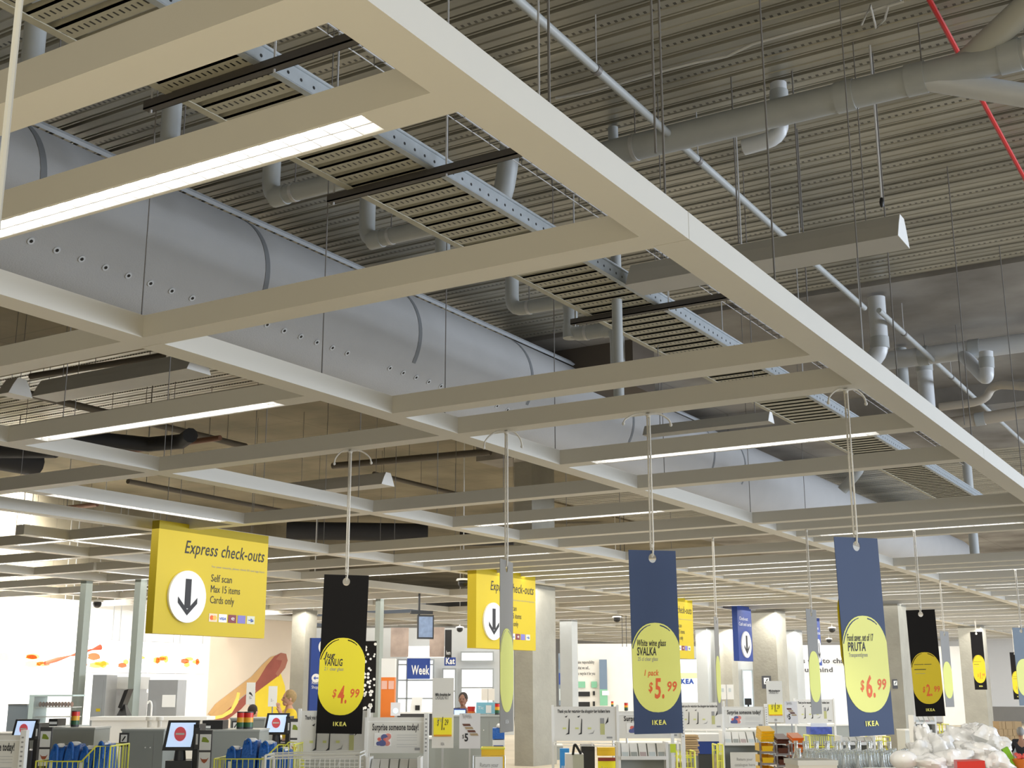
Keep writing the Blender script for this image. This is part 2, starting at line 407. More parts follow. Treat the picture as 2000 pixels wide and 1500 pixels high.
S1 = [(1.66, 0, 'plain cross beam between second and third long beams, nearest of its row'),
      (2.49, 0, 'plain cross beam leaving the second long beam toward the left edge of the picture'),
      (3.32, 1, 'lamp beam with a bright louvered strip, left side below the grey duct'),
      (4.155, 0, 'plain cross beam behind the left louvered lamp, its end tied with a looped rope'),
      (5.81, 0, 'plain cross beam between second and third long beams, past the first rope'),
      (6.64, 1, 'lamp beam with a fine lit strip between second and third long beams, mid picture'),
      (7.47, 0, 'plain cross beam next behind the fine lit strip in mid picture'),
      (8.02, 0, 'plain cross beam the thin edge-on banner left of the blue sign hangs from'),
      (9.13, 0, 'plain cross beam behind the wide opening beside the blue wine glass banner'),
      (9.96, 1, 'lamp beam just behind the blue wine glass banner top')]
for u, l, s in S1: cross(1, u, l, s)
S2 = [(2.49, 0, 'plain cross beam at the left edge beyond the third long beam'),
      (4.155, 0, 'plain cross beam meeting the yellow lit joint of the third long beam at left'),
      (5.81, 0, 'plain cross beam behind the left rope, between third and fourth long beams'),
      (7.47, 0, 'plain cross beam above the black jug banner, between third and fourth long beams'),
      (8.30, 1, 'lamp beam with a thin bright line above the black jug banner'),
      (8.72, 0, 'plain cross beam directly in front of the second yellow express sign')]
for u, l, s in S2: cross(2, u, l, s)
FARN = ['far cross beams of the outermost bay', 'far cross beams of the second bay', 'far cross beams of the third bay', 'cross beams over the express checkouts',
        'cross beams over the checkout counters', 'cross beams between checkouts and food counter', 'cross beams above the food counter front']
START = [12.45, 10.38, 9.13, 5.81, 5.81, 6.64, 6.64]
rnd = random.Random(3)
for k in range(7):
    u = START[k]; i = 0
    while u < 28.6:
        lamp = (round(u/0.83) % 2 == (k % 2))
        if k < 3 and u < 14: stepu = 0.415
        else: stepu = 0.83
        if not (k >= 3 and rnd.random() < 0.10):
            nm = 'white lamp beam with thin lit strip among the ' if lamp else 'plain white beam among the '
            cross(k, u, lamp, nm+FARN[k], ('lamp beams, ' if lamp else 'plain beams, ')+FARN[k])
        u += stepu; i += 1
# lamp beams that run the long way
def long_lamp(x, y, label):
    o = dup(LAMP, (x, y, ZG-0.002), rotz=PI/2); o['label'] = label
    if 'group' in o: del o['group']
long_lamp(-2.2*5.49, 2.2*4.98, 'lamp beam running the long way above the yellow express sign at left')
long_lamp(-2.2*7.10, 2.2*6.2, 'lamp beam running the long way at the far left, left of the yellow express sign')
long_lamp(-2.2*8.75, 2.2*8.2, 'lamp beam running the long way above the grey green posts')
# ------------------------------------------------------------------ hanger rods
nrod = [0]
def rod(px, py, z0, z1, r=0.006, label=None, group='thin hanger rods of the ceiling grid', x=None, y=None, m=WIRE):
    if x is None:
        p = at_z(px, py, z0); x, y = p.x, p.y
    if z1 > 6.8: z1 = topz(x, y)
    o = MB(x, y, z0).cyl((x, y, z0), (x, y, z1), r, 6).build('hanger_rod', m)
    tag(o, label or 'thin steel hanger rod rising from the white ceiling grid to the roof', 'rod', None if label else group)
xr = gx(0)
for u in (1.97, 2.52, 3.27, 4.6, 5.9, 7.2): rod(0, 0, ZG+BD, 7.0, x=xr-0.03, y=u*2.2+0.02)
for u in (2.47, 3.3, 4.07, 4.98, 6.2, 7.5, 8.6): rod(0, 0, ZG+BD, 5.3 if u > 99 else 6.95, x=gx(1)+0.02, y=u*2.2, r=0.005)
for k in (2, 3, 4):
    for u in (3.3, 3.9, 4.6, 5.4, 6.2, 7.0, 7.9, 8.8, 9.8): rod(0, 0, ZG+BD, 6.95, x=gx(k)+0.02, y=u*2.2+k*0.3, r=0.005)
rod(1290, 120, 4.2, 6.98, x=at_z(1283, 372, 4.0).x, y=at_z(1283, 372, 4.0).y, r=0.006, label='twin of thin rods in front of the diagonal conduit, upper middle')
rod(1672, 600, 4.4, 6.98, x=at_z(1682, 600, 4.4).x, y=at_z(1682, 600, 4.4).y, r=0.005, label='long thin rod passing in front of the hanging trough light')
for i, (px, py, zz) in enumerate([(1443, 475, 5.4), (1884, 830, 5.4), (1565, 445, 5.5), (1577, 590, 5.2)]):
    rod(px, py, zz, 6.95, 0.007, ['rod left of the hanging trough light', 'thin rod dropping past the right hand drain pipes', 'short rod above the hanging trough light', 'short rod below the hanging trough light'][i])

# ------------------------------------------------------------------ fabric air duct
DX, DZ, DR = -9.68, 6.0, 0.76
def cyl_hit(px, py):
    d = ray(px, py); o = Vector((0, 0, CAMZ)); ox, oz = o.x-DX, o.z-DZ
    a = d.x**2+d.z**2; b = 2*(ox*d.x+oz*d.z); c = ox*ox+oz*oz-DR**2; q = b*b-4*a*c
    if q < 0: q = 0
    return o+d*((-b-math.sqrt(q))/(2*a))
duct = thing('fabric_duct', 'big round pale grey fabric air duct with rows of nozzles', 'air duct', (DX, 3, DZ))
n = 48; DY0, DY1 = 3.0, 46.0
mb = MB(DX, 3, DZ)
mb.tube([(DX, DY0, DZ), (DX, DY1, DZ)], DR, n)
mb.build('duct_skin', FABRIC, duct, loc=(0, 0, 0))
SEAM = mat('duct_seam', (0.20, 0.21, 0.22), 0.8)
for px, py in ((85, 345), (520, 555), (820, 668), (1040, 735), (1235, 800), (1395, 900), (1455, 925)):
    h = cyl_hit(px, py); y = h.y
    ring = [(DX+(DR+0.004)*math.cos(t), y, DZ+(DR+0.004)*math.sin(t)) for t in [math.radians(a) for a in range(-30, 75, 5)]]
    mb = MB(DX, 3, DZ)
    k = len(ring); vs = [(p[0], p[1]-0.035, p[2]) for p in ring]+[(p[0], p[1]+0.035, p[2]) for p in ring]
    mb.add(vs, [(i, i+1, k+i+1, k+i) for i in range(k-1)])
    mb.build('seam_band', SEAM, duct, loc=(0, 0, 0))
rx, rz_ = DX+(DR+0.03)*math.cos(math.radians(61)), DZ+(DR+0.03)*math.sin(math.radians(61))
mb = MB(DX, 3, DZ); mb.hexa([(rx-0.03, DY0, rz_+0.03), (rx+0.03, DY0, rz_-0.03), (rx+0.03, 24, rz_-0.03), (rx-0.03, 24, rz_+0.03),
                           (rx-0.01, DY0, rz_+0.06), (rx+0.07, DY0, rz_-0.01), (rx+0.07, 24, rz_-0.01), (rx-0.01, 24, rz_+0.06)])
mb.build('suspension_rail', mat('rail_pale', (0.60, 0.63, 0.66), 0.4), duct, loc=(0, 0, 0))
NOZ = mat('nozzle_rim', (0.62, 0.64, 0.66), 0.5); ang = math.atan2(5.5-DZ, -9.13-DX)
def nozzle(y):
    nx, nz = math.cos(ang), math.sin(ang); c = Vector((DX+nx*DR, y, DZ+nz*DR)); nn = Vector((nx, 0, nz))
    a = MB(DX, 3, DZ); a.cyl(c-nn*0.02, c+nn*0.008, 0.035, 12); o = a.build('nozzle', NOZ, duct, loc=(0, 0, 0))
    b = MB(DX, 3, DZ); b.cyl(c, c+nn*0.011, 0.017, 8); b.build('nozzle_bore', BLACK, o, loc=(0, 0, 0))
for i in range(-6, 17): nozzle(6.77+0.281*i)
for i in range(19, 33): nozzle(6.77+0.281*i)
# ------------------------------------------------------------------ cable tray on struts
TZ = 5.2
tray = thing('cable_tray', 'wide perforated galvanised cable tray under the roof deck', 'cable tray', (-5.14, 2, TZ))
XL, XR_ = -5.53, -4.75
def tb(): return MB(-5.14, 2, TZ)
mb = tb(); mb.box(XR_-0.012, XR_, 2, 26, TZ, TZ+0.11); mb.box(XR_-0.05, XR_, 2, 26, TZ-0.006, TZ+0.002); mb.box(XR_-0.012, XR_+0.012, 2, 26, TZ+0.105, TZ+0.115)
mb.build('side_rail', GALV, tray, loc=(0, 0, 0), smooth=False)
mb = tb(); mb.box(XL, XL+0.012, 2, 26, TZ, TZ+0.11); mb.box(XL, XL+0.06, 2, 26, TZ-0.006, TZ+0.002)
mb.build('side_rail', GALVW, tray, loc=(0, 0, 0), smooth=False)
mb = tb(); y = 2.0
for i in range(0, 200):   # side rail holes are black plugs, their inner shade put into the colour
    yy = 2.1+i*0.12
    if yy > 26: break
    mb.cyl((XR_-0.014, yy, TZ+0.045), (XR_+0.0015, yy, TZ+0.045), 0.012, 6)
tag(mb.build('rail_hole_plugs', BLACK, tray, loc=(0, 0, 0)), kind='stuff')
slat = tb(); y = 2.0; hole = tb()
while y < 26:
    slat.box(XL+0.012, XR_-0.012, y, y+0.125, TZ+0.0, TZ+0.012)
    slat.box(XL+0.012, XR_-0.012, y+0.0, y+0.012, TZ+0.0, TZ+0.05)
    if y < 14:
        for j in range(15):
            xx = XL+0.05+j*0.047; hole.box(xx, xx+0.012, y+0.042, y+0.083, TZ-0.001, TZ+0.002)
    y += 0.19
slat.build('perforated_rung', GALVW, tray, loc=(0, 0, 0), smooth=False)
tag(hole.build('slots', BLACK, tray, loc=(0, 0, 0), smooth=False), kind='stuff')
tag(MB(XL+0.6, 2, TZ+0.1).tube([(XR_-0.12, 2, TZ+0.16), (XR_-0.12, 26, TZ+0.16)], 0.055, 12).build('cable_pipe', mat('pale_pipe', (0.62, 0.66, 0.70), 0.4)),
    'pale straight pipe lying along the right edge of the cable tray', 'pipe')
for i, (y, lab) in enumerate([(5.0, 'nearest dark strut channel under the cable tray'), (6.8, 'second dark strut channel under the cable tray'),
                              (10.6, 'third dark strut channel under the cable tray, beside the grey vertical conduit'), (14.6, 'fourth dark strut channel under the cable tray, farthest seen')]):
    t = thing('strut_channel', lab, 'metal support', (-4.8, y, TZ-0.05))
    mb = MB(-4.8, y, TZ-0.05); mb.box(-5.72, -3.75, y-0.03, y+0.03, TZ-0.06, TZ-0.05); mb.box(-5.72, -3.75, y-0.03, y-0.025, TZ-0.06, TZ-0.002); mb.box(-5.72, -3.75, y+0.025, y+0.03, TZ-0.06, TZ-0.002)
    mb.build('channel', STRUT, t, loc=(0, 0, 0), smooth=False)
    for xx in (-5.68, -4.66, -3.9):
        MB(-4.8, y, TZ-0.05).cyl((xx, y, TZ-0.08), (xx, y, 6.98), 0.008, 6).build('threaded_rod', WIREL, t, loc=(0, 0, 0))
# wire mesh tray near the outer beam
t = thing('wire_tray', 'narrow wire mesh cable basket above the outermost grid beam', 'cable tray', (-4.65, 3, 5.75)); 
def wb(): return MB(-4.65, 3, 5.75)
WX0, WX1, WZ = -4.90, -4.45, 5.80
mb = wb()
for j in range(6): xx = WX0+(WX1-WX0)*j/5; mb.cyl((xx, 3, WZ), (xx, 25, WZ), 0.005, 5)
for xx in (WX0, WX1): mb.cyl((xx, 3, WZ+0.07), (xx, 25, WZ+0.07), 0.005, 5)
mb.build('long_wires', WIREL, t, loc=(0, 0, 0))
mb = wb(); y = 3.0
while y < 25: mb.tube([(WX0, y, WZ+0.07), (WX0, y, WZ), (WX1, y, WZ), (WX1, y, WZ+0.07)], 0.005, 5); y += 0.25
mb.build('cross_wires', WIRE, t, loc=(0, 0, 0))
mb = wb(); rr = random.Random(5)
for j in range(5):
    xx = WX0+0.08+0.07*j; mb.tube([(xx+rr.uniform(-.02, .02), 3+yy*1.1, WZ+0.02) for yy in range(20)], 0.014, 6)
mb.build('cable_bundle', mat('pale_cables', (0.42, 0.42, 0.42), 0.6), t, loc=(0, 0, 0))
# ------------------------------------------------------------------ pipes under the deck
def rounded(pts, rad, n=5):
    pts = [Vector(p) for p in pts]; out = [pts[0]]
    for i in range(1, len(pts)-1):
        a, b, c = pts[i-1], pts[i], pts[i+1]; d1 = (a-b); d2 = (c-b)
        r1 = min(rad, d1.length*0.48); r2 = min(rad, d2.length*0.48)
        p1 = b+d1.normalized()*r1; p2 = b+d2.normalized()*r2
        for j in range(n+1):
            t = j/n; out.append(p1*(1-t)**2+b*2*t*(1-t)+p2*t*t)
    out.append(pts[-1]); return out
def pipe(pts, r, label, m=PVC, bend=0.16, collars=(), straps=(), name='drain_pipe', cat='pipe'):
    pts = [Vector(p) for p in pts]; o0 = pts[0]; t = thing(name, label, cat, o0)
    MB(*o0).tube(rounded(pts, bend), r, 16).build('pipe_run', m, t, loc=(0, 0, 0))
    def bit(i, f, ext, ln, nm, mm):
        a, b = pts[i], pts[i+1]; d = (b-a); c = a+d*f; dn = d.normalized()
        MB(*o0).cyl(c-dn*ln/2, c+dn*ln/2, r+ext, 16).build(nm, mm, t, loc=(0, 0, 0))
        return c
    for i, f in collars: bit(i, f, 0.010, 0.16, 'collar', PVC)
    for i, f in straps:
        c = bit(i, f, 0.006, 0.035, 'strap', WIREL)
        MB(*o0).cyl(c+Vector((0, 0, r)), (c.x, c.y, topz(c.x, c.y)), 0.006, 6).build('strap_rod', WIRE, t, loc=(0, 0, 0))
    return t
def drop(px, py, zlow, label, pxe, r=0.085, straps=((1, 0.3),)):
    """vertical from the deck, elbow at pixel px,py on height zlow, then a level run along x"""
    p = at_z(px, py, zlow); q = at_y(pxe, py-20, p.y)
    pipe([(p.x, p.y, 7.0), (p.x, p.y, zlow), (q.x, p.y, zlow)], r, label, collars=((0, 0.25), (1, 0.12)), straps=straps)
drop(58, 170, 6.1, 'grey drain pipe at the top left corner, dropping behind the nearest cross beam', 240)
drop(330, 300, 6.1, 'grey drain pipe behind the end of the nearest dark strut', 420)
drop(528, 388, 6.1, 'grey drain pipe with elbow, left of the cable tray below the glaring lamp', 690)
drop(716, 472, 6.1, 'grey drain pipe with elbow under the end of the second dark strut', 880)
drop(864, 520, 6.1, 'short grey drain pipe end just above the long plain cross beam', 960)
p = at_z(1000, 606, 6.1)
x1 = at_y(1114, 585, p.y).x; x2 = at_y(1205, 640, p.y).x; z1 = z_over(x1, p.y, 655); z2 = z1-0.62
pipe([(p.x, p.y, 7.0), (p.x, p.y, 6.1), (x1, p.y, 6.1), (x1, p.y, z1), (x2, p.y, z1), (x2, p.y, z2)], 0.085,
     'stepped grey drain pipe with two drops beside the vertical conduit', collars=((0, 0.4), (2, 0.9), (3, 0.85)), straps=((1, 0.3), (3, 0.35)))
p = at_y(1205, 600, 10.25)
pipe([(p.x, p.y, 6.98), (p.x, p.y, 4.15)], 0.05, 'straight grey vertical conduit in front of the third dark strut', collars=((0, 0.35),), name='vertical_conduit')
# elbow fitting behind the tray
p = at_z(985, 355, 6.3); pipe([(p.x-0.6, p.y+0.1, 6.1), (p.x-0.1, p.y+.1, 6.1), (p.x+0.05, p.y, 6.5), (p.x+0.1, p.y, 7.0)], 0.10, 'short bent grey pipe behind the cable tray rail, upper middle', collars=((0, 0.6),), bend=0.2)
# big collector pipe at right
yb_ = 9.82; Z5 = 6.5
xa = -5.4; xb_ = at_y(1815, 150, yb_).x
pipe([(xa, yb_, Z5), (xb_, yb_, Z5), (0.6, yb_, Z5)], 0.125, 'big pale grey collector pipe crossing the upper right', PVC,
     collars=((0, 0.97), (0, 0.80), (1, 0.25)), straps=((0, 0.23), (0, 0.985), (1, 0.3)))
j = Vector((xb_, yb_, Z5)); k1 = at_d(2010, 188, (j+Vector((0.9, 0.3, 0))).dot(HF))
pipe([j+Vector((-0.05, -0.02, -0.02)), k1], 0.095, 'white side branch of the big collector pipe, upper right edge', PVCL)
k2 = at_d(2030, -10, (j+Vector((0.4, -0.6, 0))).dot(HF)); j2 = at_d(1885, 125, j.dot(HF)-0.1)
pipe([j2, k2], 0.11, 'pale grey branch rising into the top right corner', mat('beige_pvc', (0.50, 0.50, 0.45), 0.5), bend=0.1)
p = at_y(1518, 190, 10.2); q = at_y(1500, 272, 10.2)
pipe([(p.x, 10.25, 7.0), (p.x, 10.25, q.z+0.02), (q.x-0.25, 10.25, q.z)], 0.075, 'small white trap pipe hooked behind the big collector pipe', PVCL, bend=0.14, collars=((0, 0.3),))
p = at_y(1240, 285, 9.6)
pipe([(p.x-0.5, 10.3, 6.75), (p.x+0.5, 10.3, 6.75)], 0.06, 'short flexible grey hose above the big collector pipe', PVC)
# long conduits
def along(px0, py0, z, y0, y1, r, label, m=PVC, name='conduit', clamps=()):
    p = at_z(px0, py0, z); x = p.x
    t = thing(name, label, 'pipe', (x, y0, z)); MB(x, y0, z).cyl((x, y0, z), (x, y1, z), r, 10).build('conduit_run', m, t, loc=(0, 0, 0))
    for c in clamps:
        MB(x, y0, z).cyl((x, c-0.03, z), (x, c+0.03, z), r+0.008, 10).build('clamp', WIRE, t, loc=(0, 0, 0))
        MB(x, y0, z).cyl((x, c, z), (x, c, topz(x, c)), 0.006, 6).build('clamp_rod', WIREL, t, loc=(0, 0, 0))
along(1135, 110, 6.5, 3, 16, 0.036, 'long grey conduit running diagonally across the upper middle of the roof', clamps=(8.3, 10.4, 13.4))
along(1770, 655, 6.5, 16.2, 30, 0.036, 'continuation of the diagonal conduit below the concrete slab at right', clamps=(17.5, 20.5))
along(1900, 900, 6.4, 22, 34, 0.04, 'far thin conduit at the right edge, low under the slab')
p0, p1_, p2, p3 = at_z(1810, -10, 6.86), at_z(1870, 100, 6.84), at_z(1920, 200, 6.84), at_z(2010, 365, 6.84)
tag(MB(*p0).tube(rounded([p0, p1_, p2, p3], 0.3), 0.022, 8).build('sprinkler_hose', mat('red_hose', (0.62, 0.02, 0.02), 0.4)), 'bright red hose running under the deck at the right edge', 'hose')
pts = [at_z(a, b, 6.93) for a, b in [(1085, 192), (1150, 180), (1215, 162), (1300, 137), (1360, 122), (1420, 110), (1470, 86), (1560, 60), (1700, 22), (1760, 2)]]
tag(MB(*pts[0]).tube(pts, 0.012, 6).build('white_cable', mat('white_cable', (0.62, 0.62, 0.60), 0.5)), 'thin white cable clipped along the deck above the diagonal conduit', 'cable')
# pipes under the grey slab, right edge
q = at_z(1730, 705, 6.6); y5 = q.y
xm = at_y(1880, 680, y5).x
pipe([(q.x-0.4, y5, 6.6), (at_y(2050, 655, y5).x, y5, 6.6)], 0.145, 'big white drain pipe under the concrete slab at the right edge', PVCL, collars=((0, 0.35), (0, 0.62)), straps=((0, 0.36),))
k = at_y(1928, 742, y5-0.6); k0 = at_y(1878, 690, y5)
pipe([k0, k, (k.x+0.02, k.y, k.z+0.42)], 0.10, 'white elbow branch hanging below the slab drain pipe at right', PVCL, bend=0.12, collars=((1, 0.6),))
k = at_y(1697, 690, 16.3)
pipe([(k.x, 16.9, 6.9), (k.x, 16.9, k.z+0.12), (k.x-0.25, 16.9, k.z)], 0.12, 'white vertical drain pipe ending at the outermost beam, right side', PVCL, bend=0.2, collars=((0, 0.8),))
k = at_y(1812, 800, 21.0); pipe([(k.x, 21, 6.9), (k.x, 21, k.z-0.2)], 0.13, 'short vertical pale pipe just above the outermost beam at right', PVCL, collars=((0, 0.05),))
k = at_y(1755, 720, 19.6); pipe([(k.x, 19.8, 6.9), (k.x, 19.8, k.z-0.3)], 0.10, 'stub of vertical pipe left of the short pale one', PVC)
a = at_y(1835, 795, 20); b = at_y(1925, 784, 20); c = at_y(1938, 750, 20); d = at_y(2020, 756, 19.6)
pipe([a, b, c, d], 0.065, 'thin pale pipe with a double bend near the right edge', mat('tan_pipe', (0.50, 0.45, 0.38), 0.5), bend=0.3)
a = at_y(1840, 830, 22.6); b = at_y(2030, 800, 22.6)
pipe([a, b], 0.11, 'level beige pipe under the slab, lowest at the right edge', mat('tan_pipe', (0.5, 0.45, 0.38), 0.5), collars=((0, 0.4),))
k = at_y(1690, 905, 24.5); pipe([(k.x, 24.5, 6.9), (k.x, 24.5, k.z), (k.x-0.5, 24.5, k.z-0.5)], 0.10, 'far grey pipe with hooked end behind the paper price banner rope', PVC, bend=0.4)
k = at_y(1893, 960, 28); pipe([(k.x, 28, 6.9), (k.x, 28, 4.1)], 0.10, 'far vertical grey pipe near the right end of the outermost beam', PVC)
# dark ducts and brown pipes above the checkout side of the grid
def bar(px0, py0, px1, py1, z, r, label, m, name='pipe', cat='pipe'):
    a, b = at_z(px0, py0, z), at_z(px1, py1, z)
    t = thing(name, label, cat, a); MB(*a).cyl(a, b, r, 10).build('pipe_run', m, t, loc=(0, 0, 0))
    for f in (0.1, 0.5, 0.9):
        q_ = a+(b-a)*f; MB(*a).cyl((q_.x, q_.y, q_.z+r*0.8), (q_.x, q_.y, topz(q_.x, q_.y)), 0.006, 6).build('pipe_hanger', WIRE, t, loc=(0, 0, 0))
    return t
BRP = mat('rusty_pipe', (0.16, 0.07, 0.04), 0.6); DKP = mat('dark_iron_pipe', (0.10, 0.085, 0.065), 0.6)
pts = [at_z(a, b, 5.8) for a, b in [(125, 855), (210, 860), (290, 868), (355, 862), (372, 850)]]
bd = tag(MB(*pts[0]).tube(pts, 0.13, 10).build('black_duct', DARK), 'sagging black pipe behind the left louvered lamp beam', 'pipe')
MB(*pts[0]).cyl(pts[2], (pts[2].x, pts[2].y, topz(pts[2].x, pts[2].y)), 0.01, 6).build('pipe_hanger', WIRE, bd, loc=(0, 0, 0))
bar(225, 885, 430, 855, 6.0, 0.05, 'rusty brown sprinkler pipe under the concrete, left side', BRP, 'sprinkler_pipe')
bar(40, 765, 480, 872, 6.2, 0.06, 'dark iron pipe crossing behind the left louvered lamp', DKP, 'iron_pipe')
bar(60, 735, 320, 695, 6.4, 0.05, 'dark pipe above the left hanging trough light', DKP, 'iron_pipe')
bar(650, 910, 958, 882, 6.2, 0.07, 'dark square strut pipe above the jug banner rope', DKP, 'iron_pipe')
bar(730, 925, 905, 968, 6.2, 0.05, 'thin dark pipe right of the small end-on trough light', DKP, 'iron_pipe')
bar(250, 940, 560, 1000, 6.2, 0.06, 'dark pipe with small sprinkler drops above the long way lamp', DKP, 'iron_pipe')
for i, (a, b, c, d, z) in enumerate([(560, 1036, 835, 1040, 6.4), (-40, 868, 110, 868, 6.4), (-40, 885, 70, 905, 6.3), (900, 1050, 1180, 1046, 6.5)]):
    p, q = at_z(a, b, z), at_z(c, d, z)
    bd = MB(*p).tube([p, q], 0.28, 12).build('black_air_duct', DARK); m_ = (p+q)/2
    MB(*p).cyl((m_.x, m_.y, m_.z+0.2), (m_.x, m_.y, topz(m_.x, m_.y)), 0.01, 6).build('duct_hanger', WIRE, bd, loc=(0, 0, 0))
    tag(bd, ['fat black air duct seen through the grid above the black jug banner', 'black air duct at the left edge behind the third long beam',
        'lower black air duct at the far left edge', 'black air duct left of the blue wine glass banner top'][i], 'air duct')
bar(60, 1000, 190, 985, 6.2, 0.06, 'reddish brown pipe at the far left through the grid', BRP, 'sprinkler_pipe')
# ------------------------------------------------------------------ hanging trough lights (dark side up: unlit white housings)
def trough(x0, x1, y, z, label, rope=None, sc=1.0):
    t = thing('trough_light', label, 'hanging light', ((x0+x1)/2, y, z)); ox = (x0+x1)/2
    w1, w2, h = 0.20*sc, 0.10*sc, 0.24*sc
    mb = MB(ox, y, z)
    P_ = [(y-w1, z), (y+w1, z), (y+w2*1.3, z+h*0.6), (y+w2*0.7, z+h), (y-w2*0.7, z+h), (y-w2*1.3, z+h*0.6)]
    vs = [(x0, a, b) for a, b in P_]+[(x1, a, b) for a, b in P_]
    mb.add(vs, [tuple(range(6)), tuple(range(11, 5, -1))]+[(i, 6+i, 6+(i+1) % 6, (i+1) % 6) for i in range(6)])
    mb.build('housing', mat('trough_white', (0.50, 0.49, 0.46), 0.45), t, loc=(0, 0, 0), smooth=False)
    e = MB(ox, y, z); e.add([(x1+0.004, a, b) for a, b in P_]+[(x1, a, b) for a, b in P_], [tuple(range(6)), tuple(range(11, 5, -1))]+[(i, 6+i, 6+(i+1) % 6, (i+1) % 6) for i in range(6)])
    e.build('end_cap', PAPERW, t, loc=(0, 0, 0), smooth=False)
    if not rope:
        for q_ in (0.12, 0.88):
            xx = x0+(x1-x0)*q_; MB(ox, y, z).cyl((xx, y, z+h), (xx, y, topz(xx, y)), 0.005, 6).build('suspension_wire', WIRE, t, loc=(0, 0, 0))
    return t
p = at_z(1776, 490, 5.1); q = at_z(1262, 585, 5.1)
trough(q.x, p.x, p.y-0.18, 5.12, 'long white trough light hanging outside the grid at upper right', sc=0.92)
rt = at_y(1722, 395, p.y-0.1); rp = at_y(1708, 30, p.y-0.1)
rope1 = tag(MB(*rt).tube([(rt.x, rt.y, rt.z), (rt.x, rt.y, 6.97)], 0.010, 6).build('suspension_cord', mat('pale_cord', (0.55, 0.54, 0.52), 0.8)), 'pale cord holding the outer trough light from the deck', 'cord')
kn = MB(*rt).ell((rt.x, rt.y, rt.z), (0.02, 0.02, 0.05), 8).build('cord_grip', BLACK, rope1, loc=(0, 0, 0))
lp = [at_z(a, b, 6.9) for a, b in [(1683, 48), (1700, 10), (1711, 55), (1728, 38), (1735, 12), (1765, 3)]]
tag(MB(*lp[0]).tube(lp, 0.010, 6).build('loose_cord', mat('white_cord', (0.7, 0.7, 0.68), 0.8)), 'loose white cord ends tied at the deck above the outer trough light', 'cord')
p = at_z(400, 730, 5.3); q = at_z(120, 788, 5.3)
trough(q.x, p.x, p.y-0.1, 5.3, 'white trough light hanging behind the left of the second long beam')
p = at_z(745, 945, 5.3); trough(p.x-2.4, p.x, p.y+0.2, 5.3, 'small end-on trough light seen above the jug banner rope')
p = at_z(40, 772, 5.6); trough(p.x-0.25, p.x, p.y, 5.6, 'tiny white fitting hanging near the left edge')
# ------------------------------------------------------------------ price banners on knotted ropes
def face_rot(px): return YAW-math.atan((px-1000)/FPX)
def plate_hole(w, H, hr, hz, th=0.004):
    mb = MB(); n = 16; s = hr*1.6
    circ = [(hr*math.cos(2*PI*(i+0.5)/n), hz+hr*1.1*math.sin(2*PI*(i+0.5)/n)) for i in range(n)]
    sq = []
    for x, z in circ:
        k = s/max(abs(x), abs(z-hz)); sq.append((x*k, hz+(z-hz)*k))
    # corners of the square are hit by angles 45 deg apart; pull nearest points there
    for cx in (-1, 1):
        for cz in (-1, 1):
            i = min(range(n), key=lambda q: (sq[q][0]-cx*s)**2+(sq[q][1]-hz-cz*s)**2); sq[i] = (cx*s, hz+cz*s)
    for yy in (-th/2, th/2):
        vs = [(x, yy, z) for x, z in circ]+[(x, yy, z) for x, z in sq]
        mb.add(vs, [(i, (i+1) % n, n+(i+1) % n, n+i) for i in range(n)])
        def q(x0, x1, z0, z1): mb.add([(x0, yy, z0), (x1, yy, z0), (x1, yy, z1), (x0, yy, z1)], [(0, 1, 2, 3)])
        q(-w/2, -s, hz-s, 0); q(s, w/2, hz-s, 0); q(-w/2, w/2, -H, hz-s)
        if hz+s < 0: q(-s, s, hz+s, 0)
    for (a, b) in (((-w/2, 0), (w/2, 0)), ((w/2, 0), (w/2, -H)), ((w/2, -H), (-w/2, -H)), ((-w/2, -H), (-w/2, 0))):
        mb.add([(a[0], -th/2, a[1]), (b[0], -th/2, b[1]), (b[0], th/2, b[1]), (a[0], th/2, a[1])], [(0, 1, 2, 3)])
    return mb
def oval_pts(w, H, z0=0.403, z1=0.887, k=1.0, n=44, cx=0.02):
    a = w*0.55*k; zc = -H*(z0+z1)/2; b = H*(z1-z0)/2*k; out = []
    for i in range(n):
        t = 2*PI*i/n; c, s = math.cos(t), math.sin(t)
        x = math.copysign(abs(c)**0.86, c)*a+cx*w*0; z = zc+math.copysign(abs(s)**0.92, s)*b
        out.append((max(-w/2, min(w/2, x)), z))
    return out
